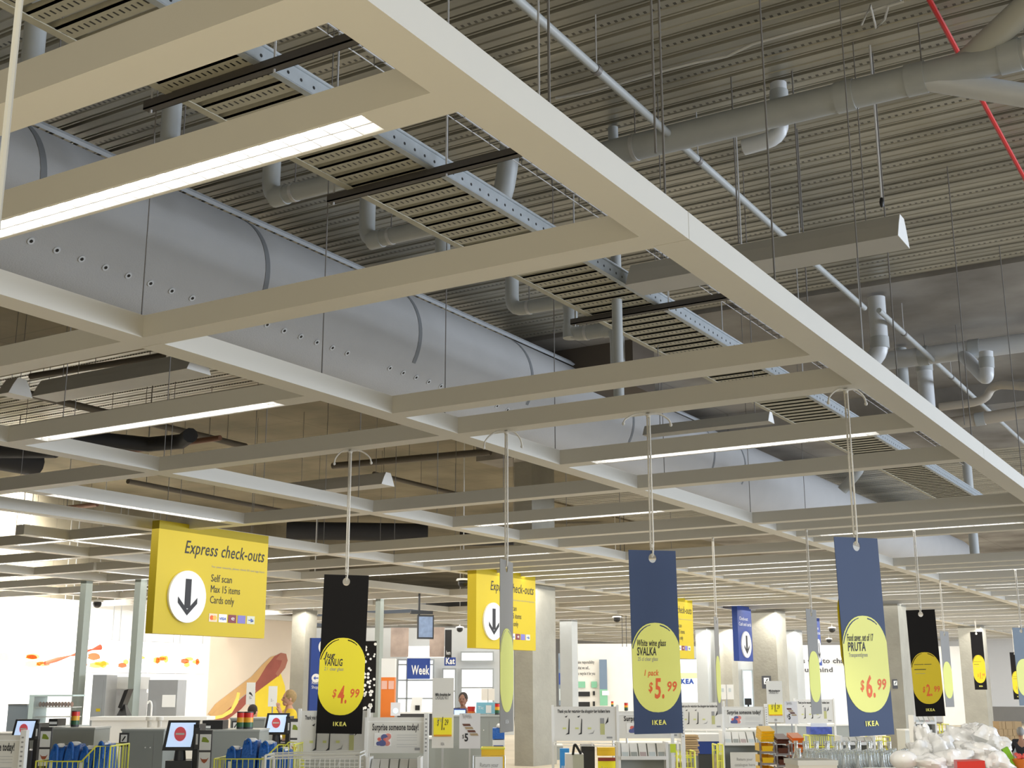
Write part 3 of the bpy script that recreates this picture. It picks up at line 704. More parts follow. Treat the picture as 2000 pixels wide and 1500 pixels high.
def banner(px, py, ytop, ybot, rot, w, bg, oval, texts, label, ztop=ZG, rope=True, double=True, sway=0.0, back=None):
    p = at_z(px, py, ztop); c_ = [q_[2] for q_ in CROSSES if q_[0] < p.x < q_[1]]; ys_ = min(c_, key=lambda v: abs(v-p.y))
    if abs(ys_-p.y) < 1.3: p = Vector((p.x*(ys_+0.02)/p.y, ys_+0.02, p.z))
    x, y = p.x, p.y
    zt, zb = z_over(x, y, ytop), z_over(x, y, ybot); H = zt-zb
    t = thing('price_banner', label, 'price banner', (x, y, zt), face_rot(px)+rot); t.rotation_euler.y = sway
    plate_hole(w, H, 0.034, -0.062).build('panel', bg, t, loc=(0, 0, 0), smooth=False)
    MB().poly(oval_pts(w, H), -0.0045, -0.002).build('price_oval', oval, t, loc=(0, 0, 0), smooth=False)
    if texts:
        O = oval_pts(w, H, k=0.965)
        for a, b in ((7, 10), (12, 19)):
            mb = MB(); seg = O[a:b+1]; n = len(seg)
            for i in range(n-1):
                (x0, z0), (x1, z1) = seg[i], seg[i+1]; wd = 0.004+0.006*math.sin(PI*(i+0.5)/n)
                mb.add([(x0, -0.0052, z0), (x1, -0.0052, z1), (x1*0.97, -0.0052, z1-wd), (x0*0.97, -0.0052, z0-wd)], [(0, 1, 2, 3)])
            mb.build('brush_stroke', bg, t, loc=(0, 0, 0), smooth=False)
    for s, fx, fz, size, m, shear, bold, mw in [(*q_, 0)[:8] for q_ in texts]:
        text(s, size*H, m, t, -w/2+fx*w, -fz*H, y=-0.006, shear=shear, bold=bold, maxw=w*(mw if mw else 0.96-fx))
    if back:
        b = MB(); b.poly(oval_pts(w, H, 0.22, 0.75), 0, 0.003); o = b.build('back_oval', back, t, loc=(-0.012, 0.03, 0), smooth=False); o.rotation_euler.z = 0.10
        MB().box(-0.006, 0.006, 0.002, 0.03, -H*0.3, -H*0.28).build('spacer', bg, t, loc=(0, 0, 0), smooth=False)
    if rope:
        r = 0.0075; o = MB(x, y, zt)
        z1 = ztop
        o.tube([(x-0.006, y, zt-0.04), (x-0.012, y, zt+0.05), (x-0.010, y, z1-0.03), (x-0.012, y, z1+0.0)], r, 7)
        o.tube([(x+0.006, y, zt-0.04), (x+0.012, y, zt+0.05), (x+0.010, y, z1-0.03), (x+0.012, y, z1+0.0)], r, 7)
        o.tube([(x-0.006, y, zt-0.04), (x, y, zt-0.05), (x+0.006, y, zt-0.04)], r, 6)
        ro = o.build('rope', ROPE); ro.parent = t; ro.matrix_parent_inverse = (Matrix.Translation((x, y, zt)) @ t.rotation_euler.to_matrix().to_4x4()).inverted()
        k = MB(x, y, zt)
        k.ell((x, y, zt+0.035), (0.02, 0.02, 0.022), 8); k.ell((x, y, z1-0.02), (0.022, 0.022, 0.022), 8)
        k.build('knot', ROPE, ro, loc=(0, 0, 0))
        if px in ROPES:
            rr = random.Random(px)
            sgn = (-1, 1)
            tl = MB(x, y, zt)
            for s_ in sgn:
                L_ = rr.uniform(0.10, 0.2); d = rr.uniform(0.05, 0.16)
                pts = [Vector((x, y-0.01, z1-0.02)), Vector((x, y, z1-0.02))+HR*s_*L_*0.5+Vector((0, 0, 0.015)), Vector((x, y, z1-0.02-d*0.5))+HR*s_*L_, Vector((x, y, z1-0.02-d))+HR*s_*L_*1.05]
                pts = [q_-HF*0.02 for q_ in pts]
                tl.tube(rounded(pts, 0.06), 0.008, 6); tl.ell(pts[-1], (0.014, 0.014, 0.016), 8)
            tl.build('loose_end', ROPE, ro, loc=(0, 0, 0))
    return t, H
def add_banner_fill(px, py, power, dist=4.6, z=3.62):  # added fill light aimed at a banner to brighten its face
    p = at_z(px, py, ZG); s_ = bpy.data.lights.new('banner_fill_light', 'SPOT'); s_.energy = power; s_.spot_size = 0.50; s_.spot_blend = 0.6; s_.shadow_soft_size = 0.08; s_.color = (1, 0.96, 0.86)
    o = bpy.data.objects.new('banner_fill_light', s_); C.objects.link(o); q = Vector((p.x, p.y, 0)).normalized()
    o.location = (p.x-q.x*dist, p.y-q.y*dist, z); o.rotation_euler = (Vector((p.x, p.y, 2.35))-o.location).to_track_quat('-Z', 'Y').to_euler()
for a_ in ((684, 888, 330), (1266, 808, 230), (1652, 764, 230), (989, 850, 100), (1785, 1035, 160)): add_banner_fill(*a_)
FROPES = {1785: 'holding the black $2.99 banner', 1392: 'holding the thin edge-on banner left of the first blue checkout sign', 1575: 'holding the narrow sideways banner beside the hidden blue sign',
          1835: 'holding the small sideways banner right of the $2.99 one', 1983: 'holding the slate blue banner at the right edge', 1904: 'short, above the small black banner by the far pillar',
          1977: 'above the smallest black banner near the right edge', 1990: 'above the half hidden black banner at the right edge'}
ROPES = {684: 'double strand holding the black jug banner', 989: 'holding the banner turned edge-on in front of the second yellow sign',
         1266: 'holding the blue wine glass banner', 1652: 'double strand with loose ends, holding the tallest blue banner'}
def price(name1, name2, name3, dollar, cents, extra=None, y0=0.53):
    t = [(name1, 0.10, y0, 0.050, INK, 0.25, 0.0015, 0.60), (name2, 0.10, y0+0.050, 0.062, INK, 0.12, 0.002, 0.40), (name3, 0.11, y0+0.080, 0.030, INKG, 0.2, 0.0005, 0.42),
         ('$', 0.31, 0.775, 0.070, INKR, 0.2, 0.002, 0.09), (dollar+'.', 0.43, 0.81, 0.150, INKR, 0.12, 0.005, 0.20), (cents, 0.69, 0.775, 0.075, INKR, 0.15, 0.002, 0.20)]
    if extra: t.append((extra, 0.22, 0.69, 0.045, INKR, 0.25, 0.001, 0.30))
    t.append(('IKEA', 0.36, 0.952, 0.034, INKY, 0, 0.0018, 0.30))
    return t
banner(684, 888, 1123, 1433, 0.0, 0.41, BLK, YELB, price('Jug', 'VÄNLIG', '2 l  clear glass', '4', '99'), 'black price banner with bright yellow oval for a $4.99 jug', sway=0.02)
banner(1266, 808, 1075, 1433, 0.42, 0.41, NAVY, YELP, price('White wine glass', 'SVALKA', '25 cl clear glass', '5', '99', '1 pack'), 'dark blue price banner with pale yellow oval for $5.99 white wine glasses', sway=-0.01)
banner(1652, 764, 1050, 1437, 0.72, 0.41, NAVY, YELP, price('Food saver, set of 17', 'PRUTA', 'Transparent/green', '6', '99'), 'tallest dark blue price banner with pale yellow oval for a $6.99 food saver set', sway=-0.022, back=YEL)
banner(989, 850, 1095, 1430, 1.30, 0.41, SHEENB, YELP, [('IKEA', 0.36, 0.95, 0.03, PAPER, 0, 0.001)], 'sheen-grey price banner turned almost edge-on before the second yellow sign')
banner(1785, 1035, 1191, 1399, 0.05, 0.39, BLK, YELO, price('———— ———', '———', '———', '2', '99'), 'black price banner with deep yellow oval for $2.99, right of the grey pillar', sway=-0.02)
banner(1392, 1050, 1205, 1395, 1.42, 0.41, SHEENB, YELP, [], 'thin edge-on price banner left of the first blue checkout sign')
banner(1575, 1040, 1190, 1395, 1.22, 0.41, SHEENB, YELP, [], 'narrow sheen-grey price banner turned sideways before the second blue checkout sign')
banner(1835, 1127, 1233, 1381, 1.15, 0.41, SHEENB, YELP, [], 'small sideways sheen-grey price banner right of the $2.99 banner')
banner(1983, 1115, 1226, 1378, 0.75, 0.41, mat('banner_slate', (0.13, 0.17, 0.21), 0.6), YELP, [], 'slate blue price banner cut by the right edge of the picture')
p = at_d(1904, 1234, 33)
banner(1904, 1208, 1234, 1347, 0.1, 0.38, BLK, YELO, price('———', '——', '———', '1', '99'), 'small black price banner in front of the far grey pillar at right')
banner(1977, 1229, 1274, 1366, 0.1, 0.36, BLK, YELO, price('———', '——', '———', '1', '99'), 'smallest black price banner near the right edge, lowest of all')
banner(1990, 1220, 1256, 1371, 0.9, 0.38, BLK, YELO, [], 'black price banner half hidden between the smallest banner and the slate one')
# ------------------------------------------------------------------ checkout signs that hang along the fourth long beam
XS = -13.02
def hang_sign(pl, pr_, ybot, th, m, label, builder, ztop=ZG+0.06, length=None):
    b_ = at_x(pr_, 1200, XS).y; a_ = at_x(pl, 1200, XS).y if length is None else b_-length
    zb = z_over(XS, b_, ybot); H = ztop-zb; W = b_-a_
    t = thing('checkout_sign', label, 'hanging sign', (XS, a_, zb), PI/2)
    MB().box(0, W, 0, th, 0, H).build('sign_box', m, t, loc=(0, 0, 0), smooth=False)
    for q_ in (0.15, 0.85): P0 = MB().box(W*q_-0.02, W*q_+0.02, th-0.002, 0.482, H-0.04, H-0.01); P0.build('bracket', STRUT, t, loc=(0, 0, 0), smooth=False)
    builder(t, W, H); return t
def arrow(t, cx, cz, rx, rz, ink=INK):
    d = MB(); n = 36; pts = [(cx+rx*math.cos(2*PI*i/n), cz+rz*math.sin(2*PI*i/n)) for i in range(n)]
    d.poly(pts, -0.035, -0.001).build('arrow_disc', PAPERW, t, loc=(0, 0, 0))
    a = MB(); s = rz; wv = 0.045*rx/0.28
    a.box(cx-wv, cx+wv, -0.038, -0.036, cz-0.45*s, cz+0.68*s)
    for sg in (-1, 1):
        a.add([(cx, -0.0385, cz-0.72*s), (cx, -0.0385, cz-0.50*s), (cx+sg*0.52*rx, -0.0385, cz-0.02*s), (cx+sg*0.52*rx, -0.0385, cz-0.25*s)], [(0, 1, 2, 3)])
    a.build('down_arrow', ink, t, loc=(0, 0, 0), smooth=False)
def express(t, W, H):
    text('Express check-outs', 0.20*H/1.48, INK, t, 0.22*W, H*0.735, shear=0.25, width=0.74*W, ysc=1.25, bold=0.001)
    text('For your security, please check ID and sign here', 0.04, INKG, t, 0.47*W, H*0.63, width=0.50*W)
    for i, s in enumerate(('Self scan', 'Max 15 items', 'Cards only')):
        text(s, 0.125*H/1.48, INK, t, 0.47*W, H*(0.50-0.10*i), width=(0.19, 0.27, 0.22)[i]*W, ysc=1.15)
    arrow(t, 0.26*W, 0.34*H, 0.16*W, 0.235*H)
    for i in range(5):
        c = [mat('card_logo_cream', (0.75, 0.62, 0.45), 0.5), PAPERW, mat('card_logo_maroon', (0.20, 0.03, 0.05), 0.5), mat('card_logo_violet', (0.20, 0.18, 0.50), 0.5), mat('card_logo_pale', (0.60, 0.62, 0.50), 0.5)][i]
        x0 = (0.47+0.088*i)*W; z0 = 0.13*H
        o = MB(); o.box(x0, x0+0.074*W, -0.004, -0.001, z0, z0+0.075*H); o.build('card_logo', c, t, loc=(0, 0, 0), smooth=False)
    for j, mm in enumerate((INKR, AMBER)):
        MB().poly([(0.495*W+j*0.025*W+0.018*W*math.cos(a*PI/6), 0.167*H+0.022*H*math.sin(a*PI/6)) for a in range(12)], -0.006-0.001*j, -0.0045).build('card_circle', mm, t, loc=(0, 0, 0))
    text('VISA', 0.05, INKB, t, 0.562*W, 0.152*H, shear=0.2, width=0.06*W, bold=0.002, y=-0.006)
    text('e', 0.09, PAPERW, t, 0.67*W, 0.155*H, width=0.03*W, y=-0.006)
    text('→', 0.07, INKB, t, 0.83*W, 0.15*H, width=0.05*W, y=-0.006, bold=0.003)
hang_sign(300, 518, 1247, 0.14, YEL, 'largest yellow express check-outs sign, at left', express)
hang_sign(930, 1046, 1271, 0.20, YEL, 'second yellow express check-outs sign, half hidden by an edge-on banner', express)
hang_sign(0, 1353, 1287, 0.20, YEL, 'yellow express check-outs sign mostly hidden behind the blue wine glass banner', express, length=2.2)
def bluesign(t, W, H):
    text('Check-out', 0.14, PAPERW, t, 0.12*W, H*0.74, width=0.6*W); text('Cash and cards', 0.14, PAPERW, t, 0.08*W, H*0.64, width=0.86*W)
    arrow(t, 0.5*W, 0.30*H, 0.34*W, 0.24*H)
hang_sign(1440, 1467, 1292, 0.16, BLUE, 'blue cash and cards checkout sign, nearest and largest of the blue hanging ones', bluesign)
hang_sign(1588, 1600, 1300, 0.16, BLUE, 'blue checkout sign behind the narrow sideways price banner', bluesign)
hang_sign(1740, 1755, 1304, 0.16, BLUE, 'small blue checkout sign at the top of the grey pillar', bluesign)
# ------------------------------------------------------------------ posts and concrete pillars
for px, py, wd, lab in ((170, 1135, 0.17, 'leftmost grey green steel post, in front of the lit food counter'), (276, 1132, 0.17, 'grey green steel post under the largest yellow sign'),
                        (742, 1170, 0.15, 'grey green steel post right of the black jug banner'), (226, 1196, 0.16, 'short grey post far back above the menu boards')):
    p = at_z(px, py, ZG)
    t = thing('steel_post', lab, 'post', (p.x, p.y, 0))
    MB(p.x, p.y, 0).box(p.x-wd/2, p.x+wd/2, p.y-wd/2, p.y+wd/2, 0.01, ZG-0.001).build('shaft', POST, t, loc=(0, 0, 0), smooth=False)
    MB(p.x, p.y, 0).box(p.x-wd*0.8, p.x+wd*0.8, p.y-wd*0.8, p.y+wd*0.8, 0, 0.012).build('foot_plate', POST, t, loc=(0, 0, 0), smooth=False)
def pillar(px, d, wx, wy, label, top=6.95, m=CONC, round_=False, camera_sign=None):
    p = at_d(px, 1345, d)
    mb = MB(p.x, p.y, 0)
    mb.box(p.x-wx/2, p.x+wx/2, p.y-wy/2, p.y+wy/2, 0, top)
    return tag(mb.build('concrete_pillar', m, smooth=False), label, 'pillar', kind='thing'), p
def uplit(p, wx, power=60, px=0):
    """spot fitting on the grid washing the pillar top"""
    s = bpy.data.lights.new('pillar_wash', 'SPOT'); s.energy = power; s.spot_size = 1.5; s.shadow_soft_size = 0.05; s.color = (1, 0.95, 0.85)
    o = bpy.data.objects.new('pillar_wash', s); C.objects.link(o); o.location = (p.x+wx/2+0.35, p.y-0.75, 3.75); o.rotation_euler = Vector((-0.45, 0.6, -0.75)).to_track_quat('-Z', 'Y').to_euler()
o, p = pillar(1046, 28.1, 0.46, 1.02, 'big rough concrete pillar beside the second yellow sign'); uplit(p, 0.44, 60)
o, p = pillar(590, 36.5, 0.5, 0.5, 'concrete pillar between the hot dog mural and the tall blue sign', top=3.799); uplit(p, 0.5, 160)
o, p = pillar(1507, 37.5, 0.75, 0.9, 'concrete pillar with a glaring lit top right of the blue cash sign', top=3.799); uplit(p, 0.75, 220)
o, p = pillar(1753, 34.5, 0.55, 0.9, 'grey concrete pillar right of the tallest blue banner', top=3.799)
o, p = pillar(1908, 47, 0.8, 0.9, 'far concrete pillar behind the small black banner at right', top=3.799); uplit(p, 0.8, 120)
o, p = pillar(1112, 42, 0.45, 0.4, 'slim pale pillar right of the big concrete one', top=3.799, m=mat('pale_pillar', (0.42, 0.44, 0.44), 0.7))
o, p = pillar(1382, 48.3, 0.45, 0.9, 'far pale pillar left of the blue cash sign', top=3.799, m=mat('pale_pillar', (0.42, 0.44, 0.44), 0.7)); uplit(p, 0.45, 100)
o, p = pillar(1425, 47.8, 0.5, 0.6, 'far pillar with lit top directly left of the blue cash sign', top=3.799); uplit(p, 0.5, 200)
o, p = pillar(1553, 50, 0.5, 0.9, 'far pale pillar right of the pillar with the glaring top', top=3.799, m=mat('pale_pillar', (0.42, 0.44, 0.44), 0.7)); uplit(p, 0.5, 100)
p = at_z(1520, 832, 4.22); q = at_z(1245, 846, 4.22)
trough(q.x, p.x, (p.y+q.y)/2, 4.22, 'slim white trough light lying just above the thin lit lamp beam at right', sc=0.45)
# ================================================================== things at floor level, laid out in the camera's heading
def Z(px, py, d): return at_d(px, py, d).z
def fr(px0, py0, px1, py1, d):
    """local x range and heights, about the middle column, of a photo rectangle at distance d"""
    pm, qm = (px0+px1)/2, (py0+py1)/2
    c = at_d(pm, qm, d); a = at_d(px0, qm, d); b = at_d(px1, qm, d)
    w_ = (b-a).length; return c, w_, at_d(pm, py1, d).z, at_d(pm, py0, d).z
def flat(name, label, cat, px0, py0, px1, py1, d, m, th=0.02, rot=0, group=None, to_floor=False):
    c, w_, z0, z1 = fr(px0, py0, px1, py1, d)
    t = thing(name, label, cat, (c.x, c.y, 0), YAW+rot, group)
    return t, w_, (0.0 if to_floor else z0), z1
def P(t, name, m, *boxes, smooth=False):
    mb = MB()
    for b in boxes: mb.box(*b)
    return mb.build(name, m, t, loc=(0, 0, 0), smooth=smooth)
q = at_d(14, 240, 3.1)
near = tag(MB(q.x, q.y, 3.0).tube([(q.x, q.y, 2.4), (q.x, q.y, 3.6), (q.x, q.y, 7.0)], 0.010, 8).build('hanging_rope', mat('grey_cord', (0.30, 0.29, 0.26), 0.9)), 'white rope crossing the top left corner of the picture, nearest to the viewer', 'rope')
# ---- "thank you" sign stands with wire holders
def instruction_sign(px0, py0, px1, py1, d, label, full=True, rot=0):
    t, w_, z0, z1 = flat('instruction_sign', label, 'sign', px0, py0, px1, py1, d, PAPER, rot=rot); h = z1-z0
    P(t, 'sign_panel', PAPER, (-w_/2, w_/2, 0, 0.012, z0, z1))
    P(t, 'upright', WPL, (-w_/2-0.03, -w_/2, -0.01, 0.03, 0, z1+0.02)); P(t, 'upright', WPL, (w_/2, w_/2+0.03, -0.01, 0.03, 0, z1+0.02))
    text('Thank you for returning the shopping bag holders here', 0.1, INK, t, -w_*0.44, z0+h*0.82, width=w_*0.84, ysc=0.55, bold=0.003)
    for i in range(4):
        x = -w_*0.36+i*w_*0.20
        if i < 3: P(t, 'green_tag', mat('soft_lime', (0.62, 0.64, 0.22), 0.6), (x, x+w_*0.055, -0.003, -0.001, z0+h*0.34, z0+h*0.39))
        if i < 2:
            MB().poly([(x+w_*0.10, z0+h*0.66), (x+w_*0.112, z0+h*0.62), (x+w_*0.105, z0+h*0.20), (x+w_*0.045, z0+h*0.18), (x+w_*0.085, z0+h*0.24)], -0.003, -0.001).build('pictogram', INK, t, loc=(0, 0, 0), smooth=False)
            MB().poly([(x+w_*0.03, z0+h*0.70), (x+w_*0.08, z0+h*0.74), (x+w_*0.06, z0+h*0.68)], -0.003, -0.001).build('pictogram', INK, t, loc=(0, 0, 0), smooth=False)
        elif i == 2:
            MB().poly([(x, z0+h*0.20), (x+w_*0.08, z0+h*0.24), (x+w_*0.11, z0+h*0.32), (x+w_*0.085, z0+h*0.21)], -0.003, -0.001).build('pictogram', INKG, t, loc=(0, 0, 0), smooth=False)
        else:
            P(t, 'bag_picture', mat('bag_picture', (0.50, 0.50, 0.22), 0.6), (x, x+w_*0.07, -0.003, -0.001, z0+h*0.18, z0+h*0.50))
            P(t, 'bag_picture', INKG, (x, x+w_*0.065, -0.003, -0.001, z0+h*0.50, z0+h*0.66))
            MB().poly([(x+w_*0.08, z0+h*0.48), (x+w_*0.13, z0+h*0.55), (x+w_*0.13, z0+h*0.70)], -0.003, -0.001).build('pictogram', INK, t, loc=(0, 0, 0), smooth=False)
    P(t, 'small_mark', INKG, (w_*0.34, w_*0.43, -0.003, -0.001, z0+h*0.07, z0+h*0.12))
    # wire shelf handle at the foot of the panel
    mb = MB(); z = z0-0.02
    mb.tube([(-w_/2, -0.02, z), (w_/2, -0.02, z-0.01)], 0.006, 6); mb.tube([(-w_/2, -0.10, z-0.03), (w_/2, -0.10, z-0.04)], 0.006, 6)
    for q in (-0.5, -0.2, 0.1, 0.5): mb.tube([(w_*q, -0.02, z), (w_*q, -0.10, z-0.03)], 0.005, 6)
    mb.build('wire_shelf', WWIRE, t, loc=(0, 0, 0)); return t
def gift_sign(px0, py0, px1, py1, d, label, rot=0):
    t, w_, z0, z1 = flat('gift_sign', label, 'sign', px0, py0, px1, py1, d, PAPER, rot=rot); h = z1-z0
    P(t, 'sign_panel', PAPER, (-w_/2, w_/2, 0, 0.012, z0, z1))
    P(t, 'header_lip', PAPERW, (-w_/2, w_/2, -0.006, 0.0, z1-h*0.14, z1-h*0.11))
    P(t, 'upright', WPL, (w_/2, w_/2+0.045, -0.02, 0.05, 0, z1+0.04)); P(t, 'upright', WPL, (-w_/2-0.03, -w_/2, -0.01, 0.03, 0, z1))
    mb = MB()
    for i in range(9): mb.box(w_/2+0.012, w_/2+0.03, -0.022, -0.0205, z0+h*(0.05+i*0.11), z0+h*(0.05+i*0.11)+0.012)
    mb.build('upright_slots', INKG, t, loc=(0, 0, 0), smooth=False)
    text('Surprise someone today!', 0.12, INK, t, -w_*0.42, z0+h*0.64, width=w_*0.82, ysc=0.72, bold=0.003)
    P(t, 'gift_card_picture', PAPERW, (-w_*0.38, -w_*0.08, -0.003, -0.001, z0+h*0.20, z0+h*0.56))
    mb = MB(); rr = random.Random(4)
    for i in range(12):
        cx, cz, r_ = -w_*0.23+rr.uniform(-1, 1)*w_*0.11, z0+h*0.38+rr.uniform(-1, 1)*h*0.13, rr.uniform(0.02, 0.07)*w_
        mb.poly([(max(-w_*.38, min(-w_*.08, cx+r_*math.cos(a*PI/5))), max(z0+h*.2, min(z0+h*.56, cz+r_*math.sin(a*PI/5)*0.9))) for a in range(10)], -0.0045-0.0002*i, -0.0035, mi=i % 3)
    mb.build('flower_print', [mat('coral_print', (0.72, 0.16, 0.13), 0.6), mat('navy_print', (0.10, 0.12, 0.30), 0.6), PINK], t, loc=(0, 0, 0), smooth=False)
    mb = MB()
    for i in range(5): mb.box(w_*0.02, w_*0.38, -0.003, -0.001, z0+h*(0.50-0.07*i-(0.05 if i > 2 else 0)), z0+h*(0.51-0.07*i-(0.05 if i > 2 else 0)))
    mb.build('small_print', mat('pale_ink', (0.5, 0.5, 0.5), 0.7), t, loc=(0, 0, 0), smooth=False)
    P(t, 'small_mark', INKG, (w_*0.34, w_*0.43, -0.003, -0.001, z0+h*0.08, z0+h*0.15)); return t
instruction_sign(587, 1388, 716, 1484, 12.8, 'white instruction sign partly covered by the black jug banner')
gift_sign(718, 1401, 828, 1471, 12.4, 'white gift sign with red flower card, right of the black jug banner')
instruction_sign(1082, 1380, 1204, 1447, 16, 'white instruction sign with black pictograms, right of the big concrete pillar')
gift_sign(1209, 1389, 1330, 1442, 16.6, 'white gift sign half hidden by the blue wine glass banner')
instruction_sign(1324, 1372, 1413, 1424, 21.5, 'white instruction sign just right of the blue wine glass banner')
gift_sign(1414, 1380, 1494, 1421, 20.5, 'small complete gift sign above a leaflet rack, with a bin stack to its right')
instruction_sign(1555, 1366, 1628, 1412, 24, 'farthest instruction sign, crossed by a narrow sideways price banner')
gift_sign(-75, 1436, 38, 1520, 10.5, 'large gift sign cut by the lower left corner')
# ---- tall price cards
def tall_card(px0, py0, px1, py1, d, cents, label, rot=0):
    t, w_, z0, z1 = flat('price_card', label, 'price card', px0, py0, px1, py1, d, PAPER, rot=rot); h = z1-z0
    P(t, 'card', PAPER, (-w_/2, w_/2, 0, 0.01, z0, z1))
    P(t, 'stand_pole', STEEL, (-0.012, 0.012, 0.011, 0.03, 0, z0+h*0.6))
    P(t, 'stand_foot', STEEL, (-0.12, 0.12, -0.1, 0.14, 0, 0.012))
    text('Milk chocolate bar', 0.05, INK, t, -w_*0.36, z0+h*0.745, width=w_*0.72, ysc=0.8, bold=0.002)
    text('CHOKLAD NÖT', 0.07, INK, t, -w_*0.36, z0+h*0.69, width=w_*0.62, shear=0.2, ysc=0.9)
    P(t, 'price_patch', YELB, (-w_*0.42, w_*0.42, -0.02, -0.001, z0+h*0.175, z0+h*0.43))
    P(t, 'patch_edge', mat('orange_edge', (0.70, 0.30, 0.01), 0.5), (-w_*0.40, w_*0.42, -0.024, -0.021, z0+h*0.165, z0+h*0.19))
    text('$', 0.09, INK, t, -w_*0.26, z0+h*0.32, y=-0.026, shear=0.2, width=w_*0.08); text('1.', 0.20, INK, t, -w_*0.10, z0+h*0.26, y=-0.026, shear=0.25, width=w_*0.14, bold=0.004)
    text(cents, 0.09, INK, t, w_*0.08, z0+h*0.325, y=-0.026, shear=0.2, width=w_*0.18)
    text('50 g', 0.05, INKG, t, -w_*0.26, z0+h*0.385, y=-0.026, width=w_*0.2)
    text('IKEA', 0.04, INKG, t, -w_*0.08, z0+h*0.04, width=w_*0.16, bold=0.002); return t
tall_card(844, 1324, 886, 1461, 14.6, '29', 'tall white price card with yellow $1.29 patch, left of the seated cashier')
tall_card(1498, 1330, 1529, 1411, 21, '29', 'tall white price card with yellow patch in front of the pillar with the glaring top')
def five_card(px0, py0, px1, py1, d, label):
    t, w_, z0, z1 = flat('offer_card', label, 'price card', px0, py0, px1, py1, d, PAPER); h = z1-z0
    P(t, 'card', mat('cool_card', (0.66, 0.66, 0.68), 0.6), (-w_/2, w_/2, 0, 0.008, z0, z1)); P(t, 'stand_pole', STEEL, (-0.01, 0.01, 0.009, 0.02, 0, z0+h*0.5))
    for i in range(4):
        x = -w_*0.36+i*w_*0.12; z = z0+h*(0.70-0.09*i)
        MB().poly([(x, z), (x+w_*0.36, z), (x+w_*0.42, z-h*0.065), (x+w_*0.06, z-h*0.065)], -0.003-0.001*i, -0.001).build('chocolate_bar', [BROWN, mat('tan_wrap', (0.36, 0.27, 0.16), 0.6)][i % 2], t, loc=(0, 0, 0), smooth=False)
    text('$', 0.06, INK, t, -w_*0.36, z0+h*0.29, width=w_*0.08); text('5', 0.12, INK, t, -w_*0.25, z0+h*0.21, width=w_*0.17, bold=0.004)
    text('Mix and match', 0.05, INKG, t, -w_*0.36, z0+h*0.90, width=w_*0.4); text('any 4 bars', 0.05, INKG, t, -w_*0.33, z0+h*0.85, width=w_*0.42)
five_card(897, 1393, 938, 1462, 14.9, 'small white $5 card with chocolate bars beside the tall $1.29 card')
five_card(1533, 1370, 1558, 1414, 22, 'small white $5 card beside the farther tall price card')
# ---- checkout cabinets, kiosks
def cabinet(px0, py0, px1, d, label, depth=0.6, sign=None, posters=None, rot=0):
    t, w_, z0, z1 = flat('checkout_cabinet', label, 'checkout counter', px0, py0, px1, 1500, d, CAB, rot=rot)
    P(t, 'body', CAB, (-w_/2, w_/2, 0, depth, 0.0, z1-0.02)); P(t, 'worktop', mat('worktop_grey', (0.42, 0.44, 0.42), 0.35), (-w_/2-0.01, w_/2+0.01, -0.01, depth+0.01, z1-0.02, z1))
    P(t, 'door_seam', INKG, (w_*0.28, w_*0.285, -0.002, 0.0, 0.1, z1-0.08))
    for i in range(2): MB().cyl((w_*(0.08+0.12*i), 0.0, z1-0.20), (w_*(0.08+0.12*i), -0.006, z1-0.20), 0.008, 8).build('screw', PAPERW, t, loc=(0, 0, 0))
    if sign is not None:
        x = sign*w_; o = P(t, 'camera_notice', CHAR, (x-0.055, x+0.055, -0.004, 0, z1-0.19, z1-0.04)); P(o, 'notice_paper', PAPERW, (x-0.035, x+0.035, -0.007, -0.004, z1-0.14, z1-0.06))
        MB().poly([(x-0.022, z1-0.125), (x-0.012, z1-0.133), (x+0.022, z1-0.082), (x+0.010, z1-0.074)], -0.009, -0.007).build('camera_symbol', INK, o, loc=(0, 0, 0), smooth=False)
    return t, w_, z1
def posters(px0, py0, px1, d, label, m1=True):
    t, w_, z0, z1 = flat('notice_board', label, 'notice board', px0, py0, px1, py0+68, d, CHAR)
    P(t, 'panel', CHAR, (-w_*0.56, w_*0.58, 0, 0.03, 0, z1+0.04))
    h = z1-z0
    P(t, 'poster', PAPERW, (-w_/2, w_/2, -0.004, 0, z0+h*0.54, z1)); P(t, 'poster', PAPERW, (-w_/2, w_/2, -0.004, 0, z0, z0+h*0.48))
    MB().poly([(-w_*0.32, z0+h*0.78), (-w_*0.25, z0+h*0.92), (w_*0.05, z0+h*0.91), (w_*0.34, z0+h*0.80), (w_*0.30, z0+h*0.76)], -0.006, -0.004).build('green_picture', mat('leaf_green', (0.25, 0.33, 0.03), 0.6), t, loc=(0, 0, 0), smooth=False)
    MB().poly([(-w_*0.38, z0+h*0.33), (-w_*0.2, z0+h*0.28), (w_*0.2, z0+h*0.28), (w_*0.38, z0+h*0.33), (w_*0.2, z0+h*0.21), (0.0, z0+h*0.16), (-w_*0.2, z0+h*0.21)], -0.006, -0.004).build('brown_picture', mat('rust_print', (0.40, 0.10, 0.04), 0.6), t, loc=(0, 0, 0), smooth=False)
cabinet(75, 1421, 182, 15.5, 'grey checkout cabinet at the left, under the nearest signal light')
cabinet(236, 1424, 318, 14.6, 'grey checkout cabinet with a camera notice, left of the middle kiosk screen', sign=-0.44)
cabinet(385, 1425, 505, 15.2, 'grey checkout cabinet right of the middle kiosk screen')
cabinet(448, 1402, 515, 17.5, 'rear grey cabinet with a camera notice behind the two signal lights', sign=-0.34)
cabinet(850, 1397, 985, 18, 'long grey green counter under the $1.29 card')
posters(77, 1428, 97, 13.15, 'black panel with two posters beside the left kiosk screen')
posters(389, 1434, 411, 13.5, 'black panel with two posters beside the middle kiosk screen')
posters(567, 1410, 585, 16.15, 'black panel with two posters beside the farther kiosk screen')
